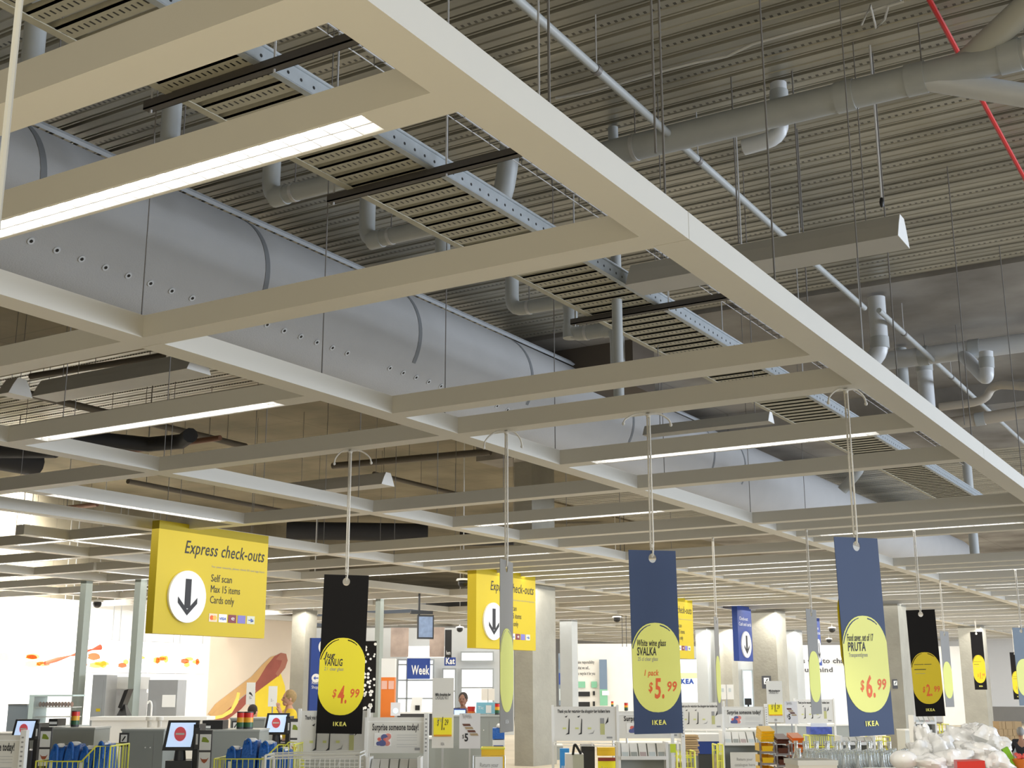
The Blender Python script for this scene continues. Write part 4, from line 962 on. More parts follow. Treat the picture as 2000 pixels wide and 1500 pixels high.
def kiosk(px0, py0, px1, py1, d, label, rot=0.0):
    c, w_, z0, z1 = fr(px0, py0, px1, py1, d); h = z1-z0
    t = thing('self_checkout_kiosk', label, 'checkout machine', (c.x, c.y, 0), YAW+rot)
    hx = MB(); sl = 0.10; k = 0.14
    def P8(x0, x1, za, zb, y0, y1): return [(x0-k*w_*0.0+(za-z0)*k, y0+(za-z0)*sl, za), (x1+(za-z0)*k, y0+(za-z0)*sl, za), (x1+(za-z0)*k, y1+(za-z0)*sl, za), (x0+(za-z0)*k, y1+(za-z0)*sl, za),
                                     (x0+(zb-z0)*k, y0+(zb-z0)*sl, zb), (x1+(zb-z0)*k, y0+(zb-z0)*sl, zb), (x1+(zb-z0)*k, y1+(zb-z0)*sl, zb), (x0+(zb-z0)*k, y1+(zb-z0)*sl, zb)]
    hx.hexa(P8(-w_/2, w_/2-0.03, z0, z1, 0, 0.05)); hx.build('monitor', BLACK, t, loc=(0, 0, 0), smooth=False)
    b = w_*0.09; s = MB(); s.hexa(P8(-w_/2+b, w_/2-0.03-b, z0+h*0.12, z1-h*0.08, -0.003, 0.0)); sc = s.build('screen', SCREEN, t, loc=(0, 0, 0), smooth=False)
    cx, cz, r_ = k*h/2-0.015, z0+h*0.55, h*0.24
    MB().poly([(cx+r_*0.85*math.cos(a*PI/12), cz+r_*math.sin(a*PI/12)) for a in range(24)], -0.003+(h*0.5)*sl-0.012, -0.004+(h*0.5)*sl-0.009+0.0).build('stop_symbol', STOPR, sc, loc=(0, -0.012, 0), smooth=False)
    P(sc, 'stop_bar', PAPERW, (cx-r_*0.62, cx+r_*0.62, h*0.5*sl-0.032, h*0.5*sl-0.028, cz-r_*0.12, cz+r_*0.14))
    P(t, 'card_reader', CHAR, (w_*0.46, w_*0.60, -0.02, 0.06, z0+h*0.05, z0+h*0.75)); P(t, 'reader_strip', PAPERW, (w_*0.50, w_*0.56, -0.024, -0.02, z0+h*0.2, z0+h*0.55))
    mb = MB(); mb.lathe([(w_*0.20, z0-0.16), (w_*0.16, z0-0.02), (w_*0.14, z0+0.03)], 0, 0.06, 12); mb.build('neck', CHAR, t, loc=(0, 0, 0))
    P(t, 'pedestal', CHAR, (-w_*0.34, w_*0.42, -0.05, 0.35, 0, z0-0.10)); P(t, 'side_housing', BLACK, (w_*0.40, w_*0.56, 0.0, 0.3, 0, z1-0.04)); return t
kiosk(22, 1405, 72, 1446, 13.4, 'left self checkout kiosk, its screen cut by a white gift sign')
kiosk(318, 1407, 384, 1466, 13.6, 'middle self checkout kiosk with a large blue lit screen and red stop symbol')
kiosk(515, 1393, 563, 1435, 16.3, 'farther self checkout kiosk below the blonde person')
for px0, py0, px1, py1, d, lab in ((95, 1404, 112, 1418, 15.6, 'black conveyor hood beside the left kiosk'), (395, 1407, 435, 1426, 15.35, 'black conveyor hood right of the middle kiosk')):
    t, w_, z0, z1 = flat('conveyor_hood', lab, 'checkout hood', px0, py0, px1, py1, d, BLACK)
    P(t, 'hood', BLACK, (-w_/2, w_/2, 0, 0.3, z0, z1)); P(t, 'receipt_slot', PAPERW, (-w_/2+0.01, -w_/2+0.10, -0.004, 0.0, z0+0.02, z0+0.05))
def signal(px, py0, py1, d, label):
    c = at_d(px, (py0+py1)/2, d); z0 = Z(px, py1, d); z1 = Z(px, py0, d); h = z1-z0; r_ = h*0.26
    t = thing('signal_light', label, 'signal light', (c.x, c.y, z0))
    for nm, a, b, m in (('base_ring', 0, 0.16, CHAR), ('green_lens', 0.16, 0.42, GREEN), ('amber_lens', 0.42, 0.70, AMBER), ('red_lens', 0.70, 0.97, RED), ('cap', 0.97, 1.03, CHAR)):
        MB().lathe([(r_, a*h), (r_, b*h)], 0, 0, 14).build(nm, m, t, loc=(0, 0, 0))
    if d > 20: MB().cyl((0, 0, -z0), (0, 0, 0), 0.02, 8).build('pole', STEEL, t, loc=(0, 0, 0))
    return t
signal(147, 1389, 1420, 15.8, 'red amber green signal light on the left grey cabinet')
signal(471, 1391, 1425, 15.5, 'left of the paired red amber green signal lights')
signal(486, 1391, 1425, 15.5, 'right of the paired red amber green signal lights')
signal(972, 1374, 1396, 18.3, 'signal light on the counter beside the big concrete pillar')
signal(1196, 1370, 1380, 24, 'tiny signal light above the right end of the pictogram sign by the pillar')
signal(1223, 1373, 1388, 22, 'small signal light left of the blue wine glass banner')
# ---- carts full of blue bags
def bag_cart(px0, py0, px1, d, label, wire, n, blabel, grp):
    c, w_, z0, z1 = fr(px0, py0, px1, 1500, d)
    t = thing('wire_cart', label, 'cart', (c.x, c.y, 0), YAW); h = z1-0.25
    for side, y in (('front', -0.28), ('back', 0.28)):
        mb = MB(); xl = -w_/2; nn = 14
        mb.tube([(xl, y, 0.25), (xl, y, z1-0.13), (xl+w_*0.62, y, z1-0.13), (xl+w_*0.80, y, z1), (w_/2, y, z1), (w_/2, y, 0.25)], 0.008, 6)
        for i in range(1, nn):
            x = xl+w_*i/nn; zt = z1-0.13 if i/nn < 0.62 else (z1 if i/nn > 0.8 else z1-0.13+0.13*((i/nn)-0.62)/0.18)
            mb.cyl((x, y, 0.25), (x, y, zt), 0.004, 5)
        for z in (0.4, 0.55, 0.7, 0.85):
            if z < z1-0.15: mb.cyl((xl, y, z), (w_/2, y, z), 0.004, 5)
        mb.build(side+'_grid', wire, t, loc=(0, 0, 0))
    for x, zt in ((-w_/2, z1-0.13), (w_/2, z1)):
        mb = MB(); mb.cyl((x, -0.28, zt), (x, 0.28, zt), 0.008, 6)
        for j in range(1, 6): mb.cyl((x, -0.28+j*0.093, 0.25), (x, -0.28+j*0.093, zt), 0.004, 5)
        mb.build('end_grid', wire, t, loc=(0, 0, 0))
    for x in (-w_/2+0.05, w_/2-0.05):
        for y in (-0.22, 0.22): MB().cyl((x-0.015, y, 0.05), (x+0.015, y, 0.05), 0.05, 12).build('caster', BLACK, t, loc=(0, 0, 0)); MB().cyl((x, y, 0.06), (x, y, 0.26), 0.01, 6).build('caster_fork', STEEL, t, loc=(0, 0, 0))
    P(t, 'cart_floor', wire, (-w_/2, w_/2, -0.28, 0.28, 0.24, 0.255))
    rr = random.Random(int(px0)); words = ['leftmost', 'second', 'third', 'fourth', 'fifth', 'sixth']
    for i in range(n):
        x = -w_*0.42+w_*0.84*(i+0.5)/n; bw = w_*0.84/n*0.46
        zt = z1+rr.uniform(-0.06, 0.05)-(0.05 if i == 0 else 0); base = Vector((c.x, c.y, 0))+HR*x
        b = thing('blue_bag', blabel % words[i], 'shopping bag', (base.x, base.y, 0.27), YAW+rr.uniform(-0.04, 0.04))
        m_ = MB(); hh = zt-0.27; q = []
        for (fz, fx, fy) in ((0, .85, .8), (0.3, 1, 1), (0.7, 1.02, .9), (0.93, 0.95, .55), (1, 0.9, .35)):
            q.append([(sx*bw*fx, sy*0.2*fy, fz*hh+rr.uniform(-.01, .01)*(fz > 0)) for sx, sy in ((-1, -1), (-.4, -1.1), (.3, -1), (1, -1), (1.05, 0), (1, 1), (.3, 1.05), (-.4, 1), (-1, 1), (-1.04, 0))])
        vs = [v for g in q for v in g]; N_ = 10
        fs = [(a*N_+j, a*N_+(j+1) % N_, (a+1)*N_+(j+1) % N_, (a+1)*N_+j) for a in range(4) for j in range(N_)]+[tuple(range(N_))[::-1], tuple(range(4*N_, 5*N_))]
        m_.add(vs, fs); m_.build('bag_body', BAG, b, loc=(0, 0, 0))
        hd = MB(); hd.tube(rounded([(-bw*0.5, -0.10, hh*0.97), (-bw*0.3, -0.14, hh+0.02), (bw*0.2, -0.15, hh+0.01), (bw*0.4, -0.17, hh*0.85)], 0.05), 0.013, 6); hd.build('handle_strap', BAG, b, loc=(0, 0, 0))
        MB().ell((bw*0.1, -0.05, hh+0.005), (bw*0.7, 0.07, 0.022), 10, lump=0.5, seed=i).build('crumpled_label', PAPERW, b, loc=(0, 0, 0))
        if i % 2 == 0:
            tg = MB(); tg.box(-bw*0.3, bw*0.15, -0.235, -0.228, hh*0.66, hh*0.86); tg.build('paper_tag', PAPERW, b, loc=(0, 0, 0), smooth=False)
    return t
bag_cart(93, 1455, 233, 12.0, 'yellow wire cart full of blue bags, lower left', YWIRE, 4, '%s blue shopping bag in the left yellow cart', 'a')
bag_cart(432, 1452, 584, 12.6, 'wire cart full of blue bags below the farther kiosk', YWIRE, 4, '%s blue shopping bag in the cart below the farther kiosk', 'b')
# white wire rack top in front of it
c, w_, z0, z1 = fr(522, 1474, 705, 1500, 11.6)
t = thing('wire_rack', 'white wire rack in front of the instruction sign by the jug banner', 'rack', (c.x, c.y, 0), YAW)
mb = MB()
for z in (z1, z1-0.03): mb.tube([(-w_/2, -0.1, z), (w_/2, -0.1, z+0.02), (w_/2, 0.3, z+0.02), (-w_/2, 0.3, z)], 0.007, 6, closed=True)
for i in range(20): x = -w_/2+w_*i/19; mb.cyl((x, -0.1, z1-0.4), (x, -0.1, z1-0.03), 0.004, 5)
mb.build('basket_wires', WWIRE, t, loc=(0, 0, 0))
for x in (-w_/2, w_/2): MB().cyl((x, -0.1, 0), (x, -0.1, z1), 0.012, 6).build('leg', WWIRE, t, loc=(0, 0, 0)); MB().cyl((x, 0.3, 0), (x, 0.3, z1), 0.012, 6).build('leg', WWIRE, t, loc=(0, 0, 0))
# ================================================================== back partitions, food counter, shop front
def partition(name, px0, px1, d, z1, m, th=0.15):
    a, b = at_d(px0, 1345, d), at_d(px1, 1345, d); c = (a+b)/2; w_ = (b-a).length
    o = MB().box(-w_/2, w_/2, 0, th, 0, z1).build(name, m, None, loc=(c.x, c.y, 0), smooth=False, rotz=YAW); return struct(o)
partition('wall_shopfront', 612, 1004, 46, 3.79, mat('wall_pale_grey', (0.48, 0.49, 0.48), 0.8))
partition('wall_recycling', 1098, 1318, 47, 3.2, mat('wall_warm_white', (0.80, 0.77, 0.70), 0.8))
partition('wall_exit', 1318, 1530, 50, 3.2, mat('wall_pale_grey', (0.48, 0.49, 0.48), 0.8))
partition('wall_message', 1535, 1775, 52, 3.3, WALLW)
partition('wall_corner', 1838, 1905, 57, 3.4, mat('wall_warm_white', (0.80, 0.77, 0.70), 0.8))
def board(name, label, cat, px0, py0, px1, py1, d, m, th=0.04, group=None):
    c, w_, z0, z1 = fr(px0, py0, px1, py1, d)
    t = thing(name, label, cat, (c.x, c.y, z0), YAW, group); h = z1-z0
    P(t, 'panel', m, (-w_/2, w_/2, 0, th, 0, h)); return t, w_, h
GLOW = mat('daylight_pane', (0.93, 0.97, 1.0), 0.4, emit=1.0); GLOWB = mat('blue_daylight_pane', (0.62, 0.82, 0.95), 0.4, emit=0.6)
def window(i, px0, py0, px1, py1, d, m, bars_x=(), bars_y=()):
    c, w_, z0, z1 = fr(px0, py0, px1, py1, d); t = MB().box(-w_/2, w_/2, -0.02, 0.0, z0, z1).build('window_%d' % i, m, None, loc=(c.x, c.y, 0), smooth=False, rotz=YAW); struct(t)
    mb = MB(); f = 0.05; H_ = z1-z0
    mb.box(-w_/2-f, -w_/2, -0.08, 0, z0-f, z1+f); mb.box(w_/2, w_/2+f, -0.08, 0, z0-f, z1+f); mb.box(-w_/2, w_/2, -0.08, 0, z1, z1+f); mb.box(-w_/2, w_/2, -0.08, 0, z0-f, z0)
    for b in bars_x: mb.box(-w_/2+b*w_-0.03, -w_/2+b*w_+0.03, -0.07, -0.02, z0, z1)
    for b in bars_y: mb.box(-w_/2, w_/2, -0.07, -0.02, z0+b*H_-0.025, z0+b*H_+0.025)
    mb.build('frame', mat('window_frame', (0.30, 0.32, 0.32), 0.5), t, loc=(0, 0, 0), smooth=False); return t
window(1, 778, 1290, 845, 1392, 45.9, GLOW, (0.25,), (0.27, 0.62, 0.92)); window(2, 866, 1308, 888, 1392, 45.9, GLOW, (), (0.5,)); window(3, 902, 1308, 962, 1392, 45.9, GLOW, (), (0.58,))
window(4, 902, 1275, 962, 1290, 45.9, GLOW)
window(5, 1326, 1288, 1372, 1372, 49.9, GLOW); window(6, 1398, 1280, 1420, 1312, 49.9, GLOWB); window(7, 1452, 1310, 1486, 1380, 49.9, GLOWB, (0.55,), ())
window(8, 1478, 1295, 1484, 1380, 49.8, GLOW)
t, w_, h = board('hanging_banner', 'blue banner with white word Week on the shop front window', 'banner', 795, 1286, 840, 1326, 45.2, BLUE, 0.02)
text('Week', 0.45, PAPERW, t, -w_*0.30, h*0.22, width=w_*0.78, bold=0.01, y=-0.01)
t, w_, h = board('hanging_banner', 'blue banner end with white letters beside the black picture panel', 'banner', 868, 1284, 890, 1300, 45.2, BLUE, 0.02)
text('Kat', 0.3, PAPERW, t, -w_*0.40, h*0.2, width=w_*0.8, bold=0.01, y=-0.01)
SEP = mat('sepia_photo', (0.42, 0.33, 0.28), 0.5, var=0.75, scale=1.6)
board('photo_panel', 'left brownish photo panel hanging above the shop front windows', 'poster', 763, 1226, 798, 1283, 44.8, SEP)
board('photo_panel', 'right brownish photo panel hanging beside the ceiling monitor', 'poster', 839, 1225, 868, 1283, 44.8, SEP)
t, w_, h = board('photo_panel', 'narrow black hanging panel right of the photo panels', 'poster', 869, 1230, 882, 1284, 44.6, BLACK); text('hem', 0.2, PAPERW, t, -w_*0.3, h*0.1, width=w_*0.6, y=-0.01)
# white light box behind photo panels
t, w_, h = board('light_box', 'glaring white light box under the photo panels', 'light', 796, 1262, 868, 1284, 45.3, mat('lightbox', (1, 0.99, 0.97), 0.5, emit=1.3))
# ceiling monitor
c, w_, z0, z1 = fr(815, 1201, 848, 1248, 30)
t = thing('ceiling_monitor', 'black framed monitor hanging from the ceiling on a short pole', 'monitor', (c.x, c.y, z0), YAW+0.35); h = z1-z0
o = P(t, 'housing', BLACK, (-w_/2, w_/2, 0, 0.05, 0, h)); P(o, 'screen', mat('dim_screen', (0.16, 0.22, 0.34), 0.3, var=0.6, scale=9, emit=0.35), (-w_/2+0.03, w_/2-0.03, -0.004, 0, 0.04, h-0.04))
P(t, 'ceiling_pole', BLACK, (-w_*0.42, -w_*0.32, 0.05, 0.09, h*0.2, ZG-z0)); P(t, 'mount_bar', BLACK, (-w_*0.9, w_*0.45, 0.02, 0.10, h+0.02, h+0.10))
# ---- tall blue sign
t, w_, z0, z1 = flat('tall_blue_sign', 'tall blue exit sign with white arrow, standing left of the black jug banner', 'sign', 606, 1246, 662, 1392, 30, BLUE)
P(t, 'board', BLUE, (-w_/2, w_/2, 0, 0.10, 0, z1)); P(t, 'edge', mat('sign_blue_dark', (0.015, 0.03, 0.12), 0.5), (-w_/2-0.04, -w_/2, 0, 0.10, 0, z1)); h = z1-z0
text('Exit', 0.3, PAPERW, t, -w_*0.16, z0+h*0.62, width=w_*0.5, bold=0.004); text('Parking', 0.12, PAPERW, t, -w_*0.10, z0+h*0.53, width=w_*0.4)
text('Restrooms', 0.1, PAPERW, t, -w_*0.44, z0+h*0.38, width=w_*0.5); text('Shopping carts', 0.1, PAPERW, t, -w_*0.44, z0+h*0.32, width=w_*0.62)
for cx, cz, r_ in ((0.05, 0.88, 0.20), (-0.30, 0.46, 0.10)):
    d_ = MB().poly([(cx*w_+r_*math.cos(a*PI/12), z0+cz*h+r_*math.sin(a*PI/12)) for a in range(24)], -0.006, -0.001).build('arrow_disc', PAPERW, t, loc=(0, 0, 0), smooth=False)
    MB().poly([(cx*w_-r_*0.6, z0+cz*h), (cx*w_-r_*0.1, z0+cz*h+r_*0.45), (cx*w_-r_*0.1, z0+cz*h+r_*0.12), (cx*w_+r_*0.6, z0+cz*h+r_*0.12), (cx*w_+r_*0.6, z0+cz*h-r_*0.12), (cx*w_-r_*0.1, z0+cz*h-r_*0.12), (cx*w_-r_*0.1, z0+cz*h-r_*0.45)], -0.008, -0.006).build('arrow', INKB, d_, loc=(0, 0, 0), smooth=False)
# ---- patterned black banner and orange display
t, w_, z0, z1 = flat('patterned_banner', 'black hanging cloth with white flowers behind the jug banner', 'banner', 706, 1252, 734, 1392, 27, BLK)
P(t, 'cloth', BLK, (-w_/2, w_/2, 0, 0.01, z0, z1)); P(t, 'stand', BLK, (-0.02, 0.02, 0.012, 0.03, 0, z0+0.1))
mb = MB(); rr = random.Random(11); h = z1-z0
for i in range(44):
    cx, cz, r_ = rr.uniform(-.42, .42)*w_, z0+rr.random()*h*0.96, rr.uniform(0.02, 0.035)
    mb.poly([(cx+r_*math.cos(a*PI/4), cz+r_*math.sin(a*PI/4)) for a in range(8)], -0.003, -0.001)
mb.build('flower_pattern', PAPERW, t, loc=(0, 0, 0), smooth=False)
t, w_, z0, z1 = flat('orange_display', 'orange and white promotion stand right of the grey green post', 'display', 744, 1286, 771, 1402, 28, ORNG); h = z1-z0
P(t, 'white_header', PAPERW, (-w_/2, w_/2, 0, 0.3, z0+h*0.68, z1)); P(t, 'orange_body', ORNG, (-w_/2, w_/2, 0, 0.3, 0, z0+h*0.68))
for i in range(2): P(t, 'heart_poster', mat('pink_card', (0.85, 0.50, 0.40), 0.6), (-w_*0.46+i*w_*0.5, -w_*0.06+i*w_*0.5, -0.01, -0.001, z0+h*0.48, z0+h*0.62))
# ---- desk equipment near the windows
t, w_, z0, z1 = flat('service_desk', 'dark service desk with equipment below the shop front windows', 'desk', 775, 1394, 846, 1500, 27, CHAR)
P(t, 'body', CHAR, (-w_/2, w_/2, 0, 0.6, 0, z1)); P(t, 'desk_top', WPL, (-w_/2-0.02, w_/2+0.02, -0.02, 0.62, z1, z1+0.03))
c, w_, z0, z1 = fr(800, 1362, 822, 1392, 27); t = thing('receipt_printer', 'beige receipt printer on the dark service desk', 'printer', (c.x, c.y, z0), YAW)
MB().hexa([(-w_/2, 0, 0), (w_/2, 0, 0), (w_/2, 0.2, 0), (-w_/2, 0.2, 0), (-w_*.3, 0.05, z1-z0), (w_*.6, 0.05, z1-z0), (w_*.6, 0.18, z1-z0), (-w_*.3, 0.18, z1-z0)]).build('body', WPL, t, loc=(0, 0, 0), smooth=False)
P(t, 'dark_window', BLACK, (0.0, w_*0.4, -0.005, 0.02, 0.05, 0.15))
c, w_, z0, z1 = fr(763, 1372, 782, 1398, 24); t = thing('leaflet_stand', 'small grey leaflet panel with a blue drop beside the orange stand', 'leaflet', (c.x, c.y, 0), YAW+0.2)
P(t, 'panel', mat('cool_card', (0.66, 0.66, 0.68), 0.6), (-w_/2, w_/2, 0, 0.01, z0, z1)); P(t, 'pole', STEEL, (-0.01, 0.01, 0.01, 0.03, 0, z0+0.1)); MB().ell((0, -0.004, (z0+z1)/2-0.03), (0.05, 0.003, 0.05), 12).build('blue_drop', GLOWB, t, loc=(0, 0, 0))
# ---- items on the long counter
c, w_, z0, z1 = fr(930, 1372, 968, 1394, 18.4); t = thing('promo_box', 'light blue promotion box on the counter beside the pillar', 'box', (c.x, c.y, z0), YAW); h = z1-z0
P(t, 'box', mat('aqua_card', (0.22, 0.50, 0.62), 0.5), (-w_/2, w_/2, 0, 0.25, 0, h)); P(t, 'white_label', PAPERW, (0, w_*0.28, -0.004, 0, 0.01, h*0.75)); text('Tic', 0.06, PAPERW, t, -w_*0.42, h*0.4, width=w_*0.3)
c, w_, z0, z1 = fr(912, 1380, 928, 1396, 18.6); t = thing('red_bin', 'small red and orange bin on the long counter by the cashier', 'bin', (c.x, c.y, z0), YAW)
MB().lathe([(w_*.4, 0), (w_*.5, (z1-z0))], 0, 0.1, 14).build('tub', RED, t, loc=(0, 0, 0)); MB().lathe([(w_*.41, 0.01), (w_*.45, (z1-z0)*0.4)], 0, 0.098, 14).build('orange_band', ORNG, t, loc=(0, 0, 0))
c, w_, z0, z1 = fr(886, 1384, 910, 1398, 19.5); t = thing('register_screen', 'bright blue register screen in front of the cashier', 'monitor', (c.x, c.y, 0), YAW)
P(t, 'frame', BLUE, (-w_/2, w_/2, 0, 0.04, z0-0.1, z1)); P(t, 'screen', SCREEN, (-w_/2+.01, w_/2-.01, -0.004, 0, z0-0.09, z1-0.02)); P(t, 'stand', CHAR, (-0.03, 0.03, 0.01, 0.04, 0, z0-0.1))
c, w_, z0, z1 = fr(940, 1345, 966, 1368, 24); t = thing('wall_leaflet', 'cream leaflet board standing behind the counter beside the cashier', 'leaflet', (c.x, c.y, 0), YAW)
P(t, 'board', mat('cream_card', (0.75, 0.70, 0.62), 0.6), (-w_/2, w_/2, 0, 0.01, z0, z1)); P(t, 'pole', STEEL, (-0.01, 0.01, 0.01, 0.03, 0, z0+0.1)); P(t, 'fold', INKG, (-0.003, 0.003, -0.002, 0, z0, z1))
# white block + blue tub by the pillar
c, w_, z0, z1 = fr(962, 1419, 985, 1468, 15.5); t = thing('blue_bag_stack', 'stack of blue and white bags against the big concrete pillar', 'bag stack', (c.x, c.y, 0), YAW); h = z1-z0
P(t, 'blue_bags', BAG, (-w_/2, w_/2, 0, 0.35, z0+h*0.5, z1-0.02)); P(t, 'white_rack', WPL, (-w_/2, w_/2, 0, 0.35, 0, z0+h*0.46)); P(t, 'blue_label', BLUE, (-w_*0.42, w_*0.42, -0.005, 0, z0+0.01, z0+h*0.25)); MB().ell((0.02, 0.1, z1), (w_*0.4, 0.12, 0.035), 10, lump=0.3).build('crumpled_tags', PAPERW, t, loc=(0, 0, 0))
t, w_, z0, z1 = flat('return_sign', 'white return your catalogue sign on a wire holder at the bottom edge', 'sign', 928, 1478, 982, 1512, 12.6, PAPERW); h = z1-z0
P(t, 'panel', PAPERW, (-w_/2, w_/2, 0, 0.012, z0-0.1, z1)); MB().tube([(-w_/2-0.02, 0, 0), (-w_/2-0.02, 0, z1+0.01), (w_/2+0.02, 0, z1+0.01), (w_/2+0.02, 0, 0)], 0.006, 6).build('wire_holder', STEEL, t, loc=(0, 0, 0))
text('Return your', 0.06, INKG, t, -w_*0.33, z0+h*0.40, width=w_*0.66); text('catalogue here', 0.06, INKG, t, -w_*0.38, z0+h*0.10, width=w_*0.78)
t, w_, z0, z1 = flat('yellow_crate', 'yellow wire crate behind the return your catalogue sign', 'crate', 940, 1462, 985, 1512, 13.6, YEL)
P(t, 'crate_body', YPL, (-w_/2, w_/2, 0, 0.3, 0, z1)); MB().tube([(-w_/2, -0.01, z1), (w_/2, -0.01, z1), (w_/2, 0.3, z1), (-w_/2, 0.3, z1)], 0.01, 6, closed=True).build('rim', YWIRE, t, loc=(0, 0, 0))
# ---- recycling wall
def wall_text(px, py, d, rows, wpx, hpx, m=INK, label='', cat='wall lettering', bold=0.004):
    c = at_d(px, py, d); sc_ = d/FPX; t = thing('wall_message', label, cat, (c.x, c.y, c.z), YAW)
    for i, (s_, k) in enumerate(rows): text(s_, hpx*sc_*1.3, m, t, 0, -i*hpx*1.75*sc_, width=wpx*k*sc_, bold=bold, y=-0.01)
    return t
wall_text(1124, 1296, 46.9, (('t take responsibility', 1), ('r what we sell...', 0.75), ('t us recycle it for you', 1.03)), 36, 6, label='dark recycling message on the white wall right of the slim pillar')
for i, (a, b, c_, d_, m, nm, lab) in enumerate([(1127, 1331, 1143, 1343, LEAFG, 'green_plate', 'left green plate on the recycling wall'), (1155, 1331, 1166, 1343, LEAFG, 'green_plate', 'right green plate on the recycling wall'),
        (1125, 1351, 1152, 1360, BLACK, 'recycling_slot', 'upper long black slot in the recycling wall'), (1125, 1371, 1152, 1380, BLACK, 'recycling_slot', 'lower long black slot in the recycling wall'),
        (1158, 1350, 1162, 1358, BLACK, 'bottle_slot', 'upper small black slot in the recycling wall'), (1158, 1370, 1162, 1379, BLACK, 'bottle_slot', 'lower small black slot in the recycling wall')]):
    c, w_, z0, z1 = fr(a, b, c_, d_, 46.95); t = MB().box(-w_/2, w_/2, -0.02, 0.03, 0, z1-z0).build(nm, m, None, loc=(c.x, c.y, z0), smooth=False, rotz=YAW); tag(t, lab, 'wall panel')
t, w_, h = board('wall_banner', 'narrow blue and green banner on the recycling wall', 'banner', 1171, 1288, 1186, 1378, 46.8, mat('dusk_blue', (0.16, 0.22, 0.30), 0.6))
P(t, 'green_part', LEAFG, (-w_/2, w_/2, -0.01, 0, 0, h*0.35)); P(t, 'price_tag', PAPERW, (-w_*0.2, w_*0.7, -0.03, -0.02, h*0.22, h*0.32))
t, w_, h = board('poster_strip', 'grey and blue poster strip between big pillar and slim pillar', 'poster', 1091, 1276, 1102, 1378, 46, mat('slate_print', (0.20, 0.25, 0.30), 0.6))
P(t, 'stand_pole', STEEL, (-0.02, 0.02, 0.04, 0.08, -t.location.z, 0.1))
for i in range(3): P(t, 'picture', [mat('grey_print', (0.5, 0.55, 0.55), 0.6), BLUE, mat('dusk_blue', (0.16, 0.22, 0.30), 0.6)][i], (-w_*0.45, w_*0.45, -0.01, 0, h*(0.1+0.3*i), h*(0.32+0.3*i)))
for i, (px, lab) in enumerate(((1216, 'left small spot lamp above the recycling wall'), (1224, 'right small spot lamp above the recycling wall'))):
    c = at_d(px, 1267, 40); t = thing('spot_lamp', lab, 'lamp', (c.x, c.y, c.z), YAW); MB().ell((0, 0, 0), (0.05, 0.05, 0.05), 10).build('bulb', mat('spot_bulb', (1, 0.97, 0.9), 0.4, emit=8), t, loc=(0, 0, 0)); MB().cyl((0, 0.0, 0.04), (0, 0.0, topz(c.x, c.y)-c.z), 0.01, 6).build('stem', BLACK, t, loc=(0, 0, 0))
# ---- exit area with blue letters on a bright pane
wall_text(1325, 1335, 49.6, (('IKEA', 1),), 30, 9, m=INKB, label='pale blue capital letters on the glowing exit window', bold=0.02)
c, w_, z0, z1 = fr(1326, 1314, 1372, 1325, 49.7); tag(MB().box(-w_/2, w_/2, 0, 0.01, 0, z1-z0).build('yellow_strip', mat('strip_yellow', (0.9, 0.85, 0.35), 0.6, emit=0.5), None, loc=(c.x, c.y, z0), smooth=False, rotz=YAW), 'pale yellow strip above the blue letters on the exit window', 'sign')
t, w_, h = board('leaflet_board', 'white double leaflet board right of the exit window', 'poster', 1405, 1337, 1433, 1366, 30, PAPER); P(t, 'fold', INKG, (-0.006, 0.006, -0.003, 0, 0, h)); P(t, 'stand', STEEL, (-0.02, 0.02, 0.04, 0.06, -t.location.z, 0.2))
for i in range(2): P(t, 'picture', mat('grey_print', (0.5, 0.55, 0.55), 0.6), (-w_*0.35+i*w_*0.5, -w_*0.18+i*w_*0.5, -0.004, 0, h*0.5, h*0.75))
c, w_, z0, z1 = fr(1455, 1364, 1468, 1377, 32); t = thing('register_monitor', 'small black register monitor before the pale blue window', 'monitor', (c.x, c.y, 0), YAW); P(t, 'monitor', BLACK, (-w_/2, w_/2, 0, 0.05, z0, z1)); P(t, 'stand', BLACK, (-0.02, 0.02, 0, 0.05, 0, z0))
wall_text(1553, 1295, 51.8, (("It's OK to change", 1), ("your mind", 0.62)), 116, 9.5, m=mat('ink_grey_dark', (0.10, 0.10, 0.10), 0.7), label='large grey change your mind message on the white wall behind the tallest blue banner', bold=0.01)
t, w_, z0, z1 = flat('orange_banner', 'red orange banner edge between the tallest blue banner and the grey pillar', 'banner', 1727, 1303, 1736, 1364, 36, RED)
P(t, 'cloth', mat('red_orange', (0.75, 0.09, 0.03), 0.6), (-w_/2, w_/2, 0, 0.01, z0, z1)); P(t, 'pole', STEEL, (-0.015, 0.015, 0.011, 0.04, 0, z1))
for a, b, c_, d_, dd, lab in ((1488, 1320, 1506, 1345, 36.95, 'camera notice on the pillar with the glaring top'), (1743, 1327, 1755, 1345, 34.05, 'camera notice on the grey pillar right of the tallest blue banner')):
    t, w_, h = board('camera_notice', lab, 'notice', a, b, c_, d_, dd, CHAR, 0.01); P(t, 'paper', PAPERW, (-w_*0.28, w_*0.28, -0.005, 0, h*0.35, h*0.85)); MB().poly([(-w_*.18, h*.45), (-w_*.08, h*.42), (w_*.18, h*.75), (w_*.08, h*.78)], -0.008, -0.005).build('camera_symbol', INK, t, loc=(0, 0, 0), smooth=False)
# darker lower strip of the far right wall
c = Vector((0, YB-0.06, 0)); zz = Z(1950, 1380, at_y(1950, 1380, YB).dot(HF))
struct(MB(0, YB-0.06, 0).box(-8.5, 16, YB-0.06, YB, 0, zz).build('baseboard_back', mat('dark_wainscot', (0.20, 0.18, 0.15), 0.8)))
struct(MB(0, YB-0.06, 0).box(-12.5, -8.5, YB-0.06, YB, 0, zz).build('baseboard_back', mat('perforated_grey', (0.30, 0.29, 0.27), 0.6, 0.3)))
